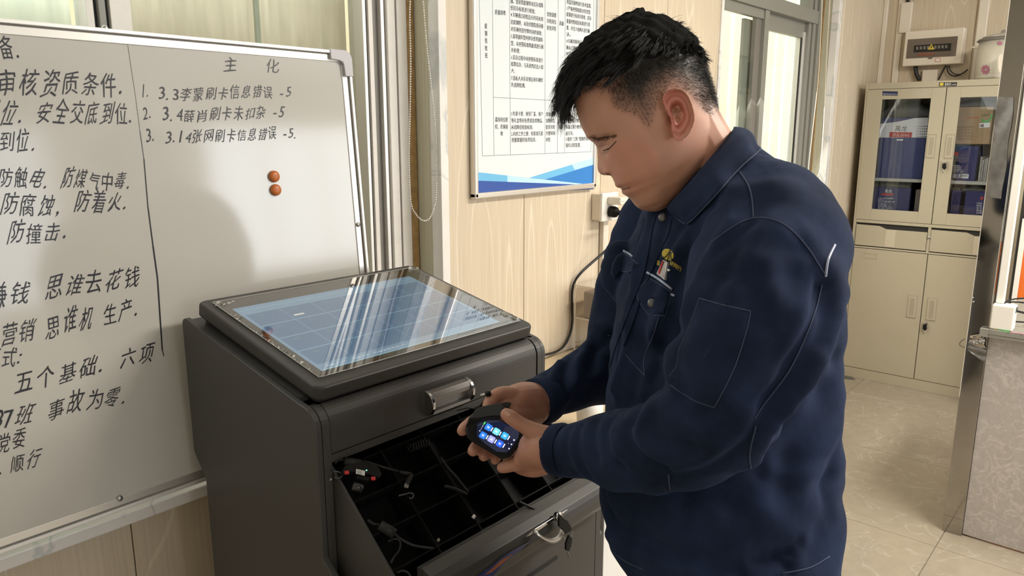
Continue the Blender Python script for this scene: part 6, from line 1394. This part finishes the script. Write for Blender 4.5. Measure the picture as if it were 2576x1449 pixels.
# ================================================================== HANDHELD SCANNER
def dd_(px, py): return 1.118+(1100-py)*.00035
SCN = empty('handheld_scanner', at(1240, 1105, 1.13), label='black handheld scanner with lit app screen held in both hands', cat='scanner')
def dslab(name, pts, off, th, m, par=None, bev=.0, seg=2): return slab(name, [at(a, b, dd_(a, b)+off) for a, b in pts], CF*th, m, par or SCN, bev, seg)
DB_ = dslab('scanner_body', [(1180, 1050), (1190, 1046), (1250, 1058), (1306, 1084), (1316, 1094), (1318, 1106), (1290, 1144), (1280, 1152), (1264, 1158), (1182, 1110), (1174, 1100), (1170, 1078)], 0, .020, M['blackp'], None, .004, 3)
C5 = lambda a, b: (1150+a/5.574, 960+b/5.574)
dslab('screen_glass', [C5(*p) for p in ((285, 600), (330, 570), (430, 545), (590, 545), (850, 690), (870, 720), (855, 790), (740, 960), (700, 990), (560, 985), (400, 880), (270, 760))], -.0006, .0006, mat('scanner_glass', (.012, .012, .016), .08, emit=(.02, .03, .10), estr=.35))
def quad(cx_, cy_, w_, h_): 
    e1 = np.array((.87, .49)); e2 = np.array((-.52, .86)); c = np.array((cx_, cy_)); return [tuple(c+e1*a*w_+e2*b*h_) for a, b in ((-.5, -.38), (-.38, -.5), (.38, -.5), (.5, -.38), (.5, .38), (.38, .5), (-.38, .5), (-.5, .38))]
for k, (a, b, c) in enumerate(((438, 640, (.03, .22, .95)), (550, 700, (.20, .75, .85)), (667, 760, (.04, .45, .95)), (363, 752, (.03, .22, .90)), (480, 808, (.40, .42, 1.0)), (598, 870, (.02, .12, .85)))):
    ap = dslab('app_icon', [C5(*p) for p in quad(a, b, 92, 92)], -.0010, .0003, mat('icon_%d' % k, (.01, .01, .01), .2, emit=c, estr=1.0))
    dslab('icon_mark', [C5(*p) for p in quad(a, b, 38, 32)], -.0014, .0003, mat('icon_mark_%d' % k, (.01, .01, .01), .2, emit=tuple(.4+.6*v for v in c), estr=1.1), ap)
for (a, b) in ((488, 670), (604, 730), (722, 790), (420, 780), (538, 840), (655, 900)): dslab('caption', [C5(*p) for p in quad(a, b, 16, 62)], -.0010, .0003, mat('caption_white', (.01, .01, .01), .2, emit=(.85, .88, 1), estr=1.0))
dslab('status_icon', [C5(*p) for p in quad(384, 583, 16, 40)], -.0010, .0003, mat('status_green', (.01, .01, .01), .2, emit=(.1, 1, .2), estr=.9))
for (a, b, w_) in ((318, 690, 16), (334, 666, 10), (346, 646, 10), (358, 626, 12), (368, 610, 8), (798, 820, 22), (762, 880, 20), (728, 940, 20), (718, 868, 8)): dslab('status_mark', [C5(*p) for p in quad(a, b, w_, w_)], -.0010, .0003, mat('mark_white', (.01, .01, .01), .2, emit=(.8, .82, .9), estr=.8))
def fslab(name, pts, d0, th, m, bev=.001): 
    return slab(name, [at(a, b, d) for (a, b), d in zip(pts, d0)], CF*th, m, SCN, bev)
SG = mat('strap_black', (.022, .022, .023), .55, spec=.3)
fslab('strap_plate', [(1183, 1051), (1196, 1031), (1212, 1023), (1262, 1014), (1271, 1021), (1262, 1045), (1225, 1048), (1192, 1056)], [1.098, 1.104, 1.106, 1.108, 1.105, 1.094, 1.094, 1.096], .004, SG)
fslab('strap_hook', [(1262, 1014), (1275, 1011), (1287, 1014), (1281, 1027), (1276, 1030), (1272, 1024), (1264, 1027)], [1.106]*7, .004, SG)
fslab('strap_side', [(1181, 1052), (1225, 1049), (1260, 1046), (1258, 1056), (1229, 1058), (1200, 1066), (1186, 1076), (1172, 1074)], [1.096, 1.094, 1.094, 1.098, 1.100, 1.104, 1.106, 1.108], .010, M['blackp'])
US = tube('usb_cable', [at(a, b, d) for a, b, d in ((1150, 1032, 1.20), (1175, 1026, 1.19), (1198, 1027, 1.17), (1215, 1012, 1.165), (1224, 996, 1.165), (1232, 990, 1.168))], .0014, M['cablegrey'], None, n=6, label='black cable with open connector tip held behind the scanner by the far hand', cat='cable')
tube('cable_plug', [at(1234, 990, 1.150), at(1222, 991, 1.152)], [.0042, .0042], M['blackp'], US, n=8, sub=1); slab('connector_tip', [at(a, b, 1.151) for a, b in ((1221, 988), (1209, 991), (1207, 996), (1220, 994))], CF*.003, M['chrome'], US, .0006)
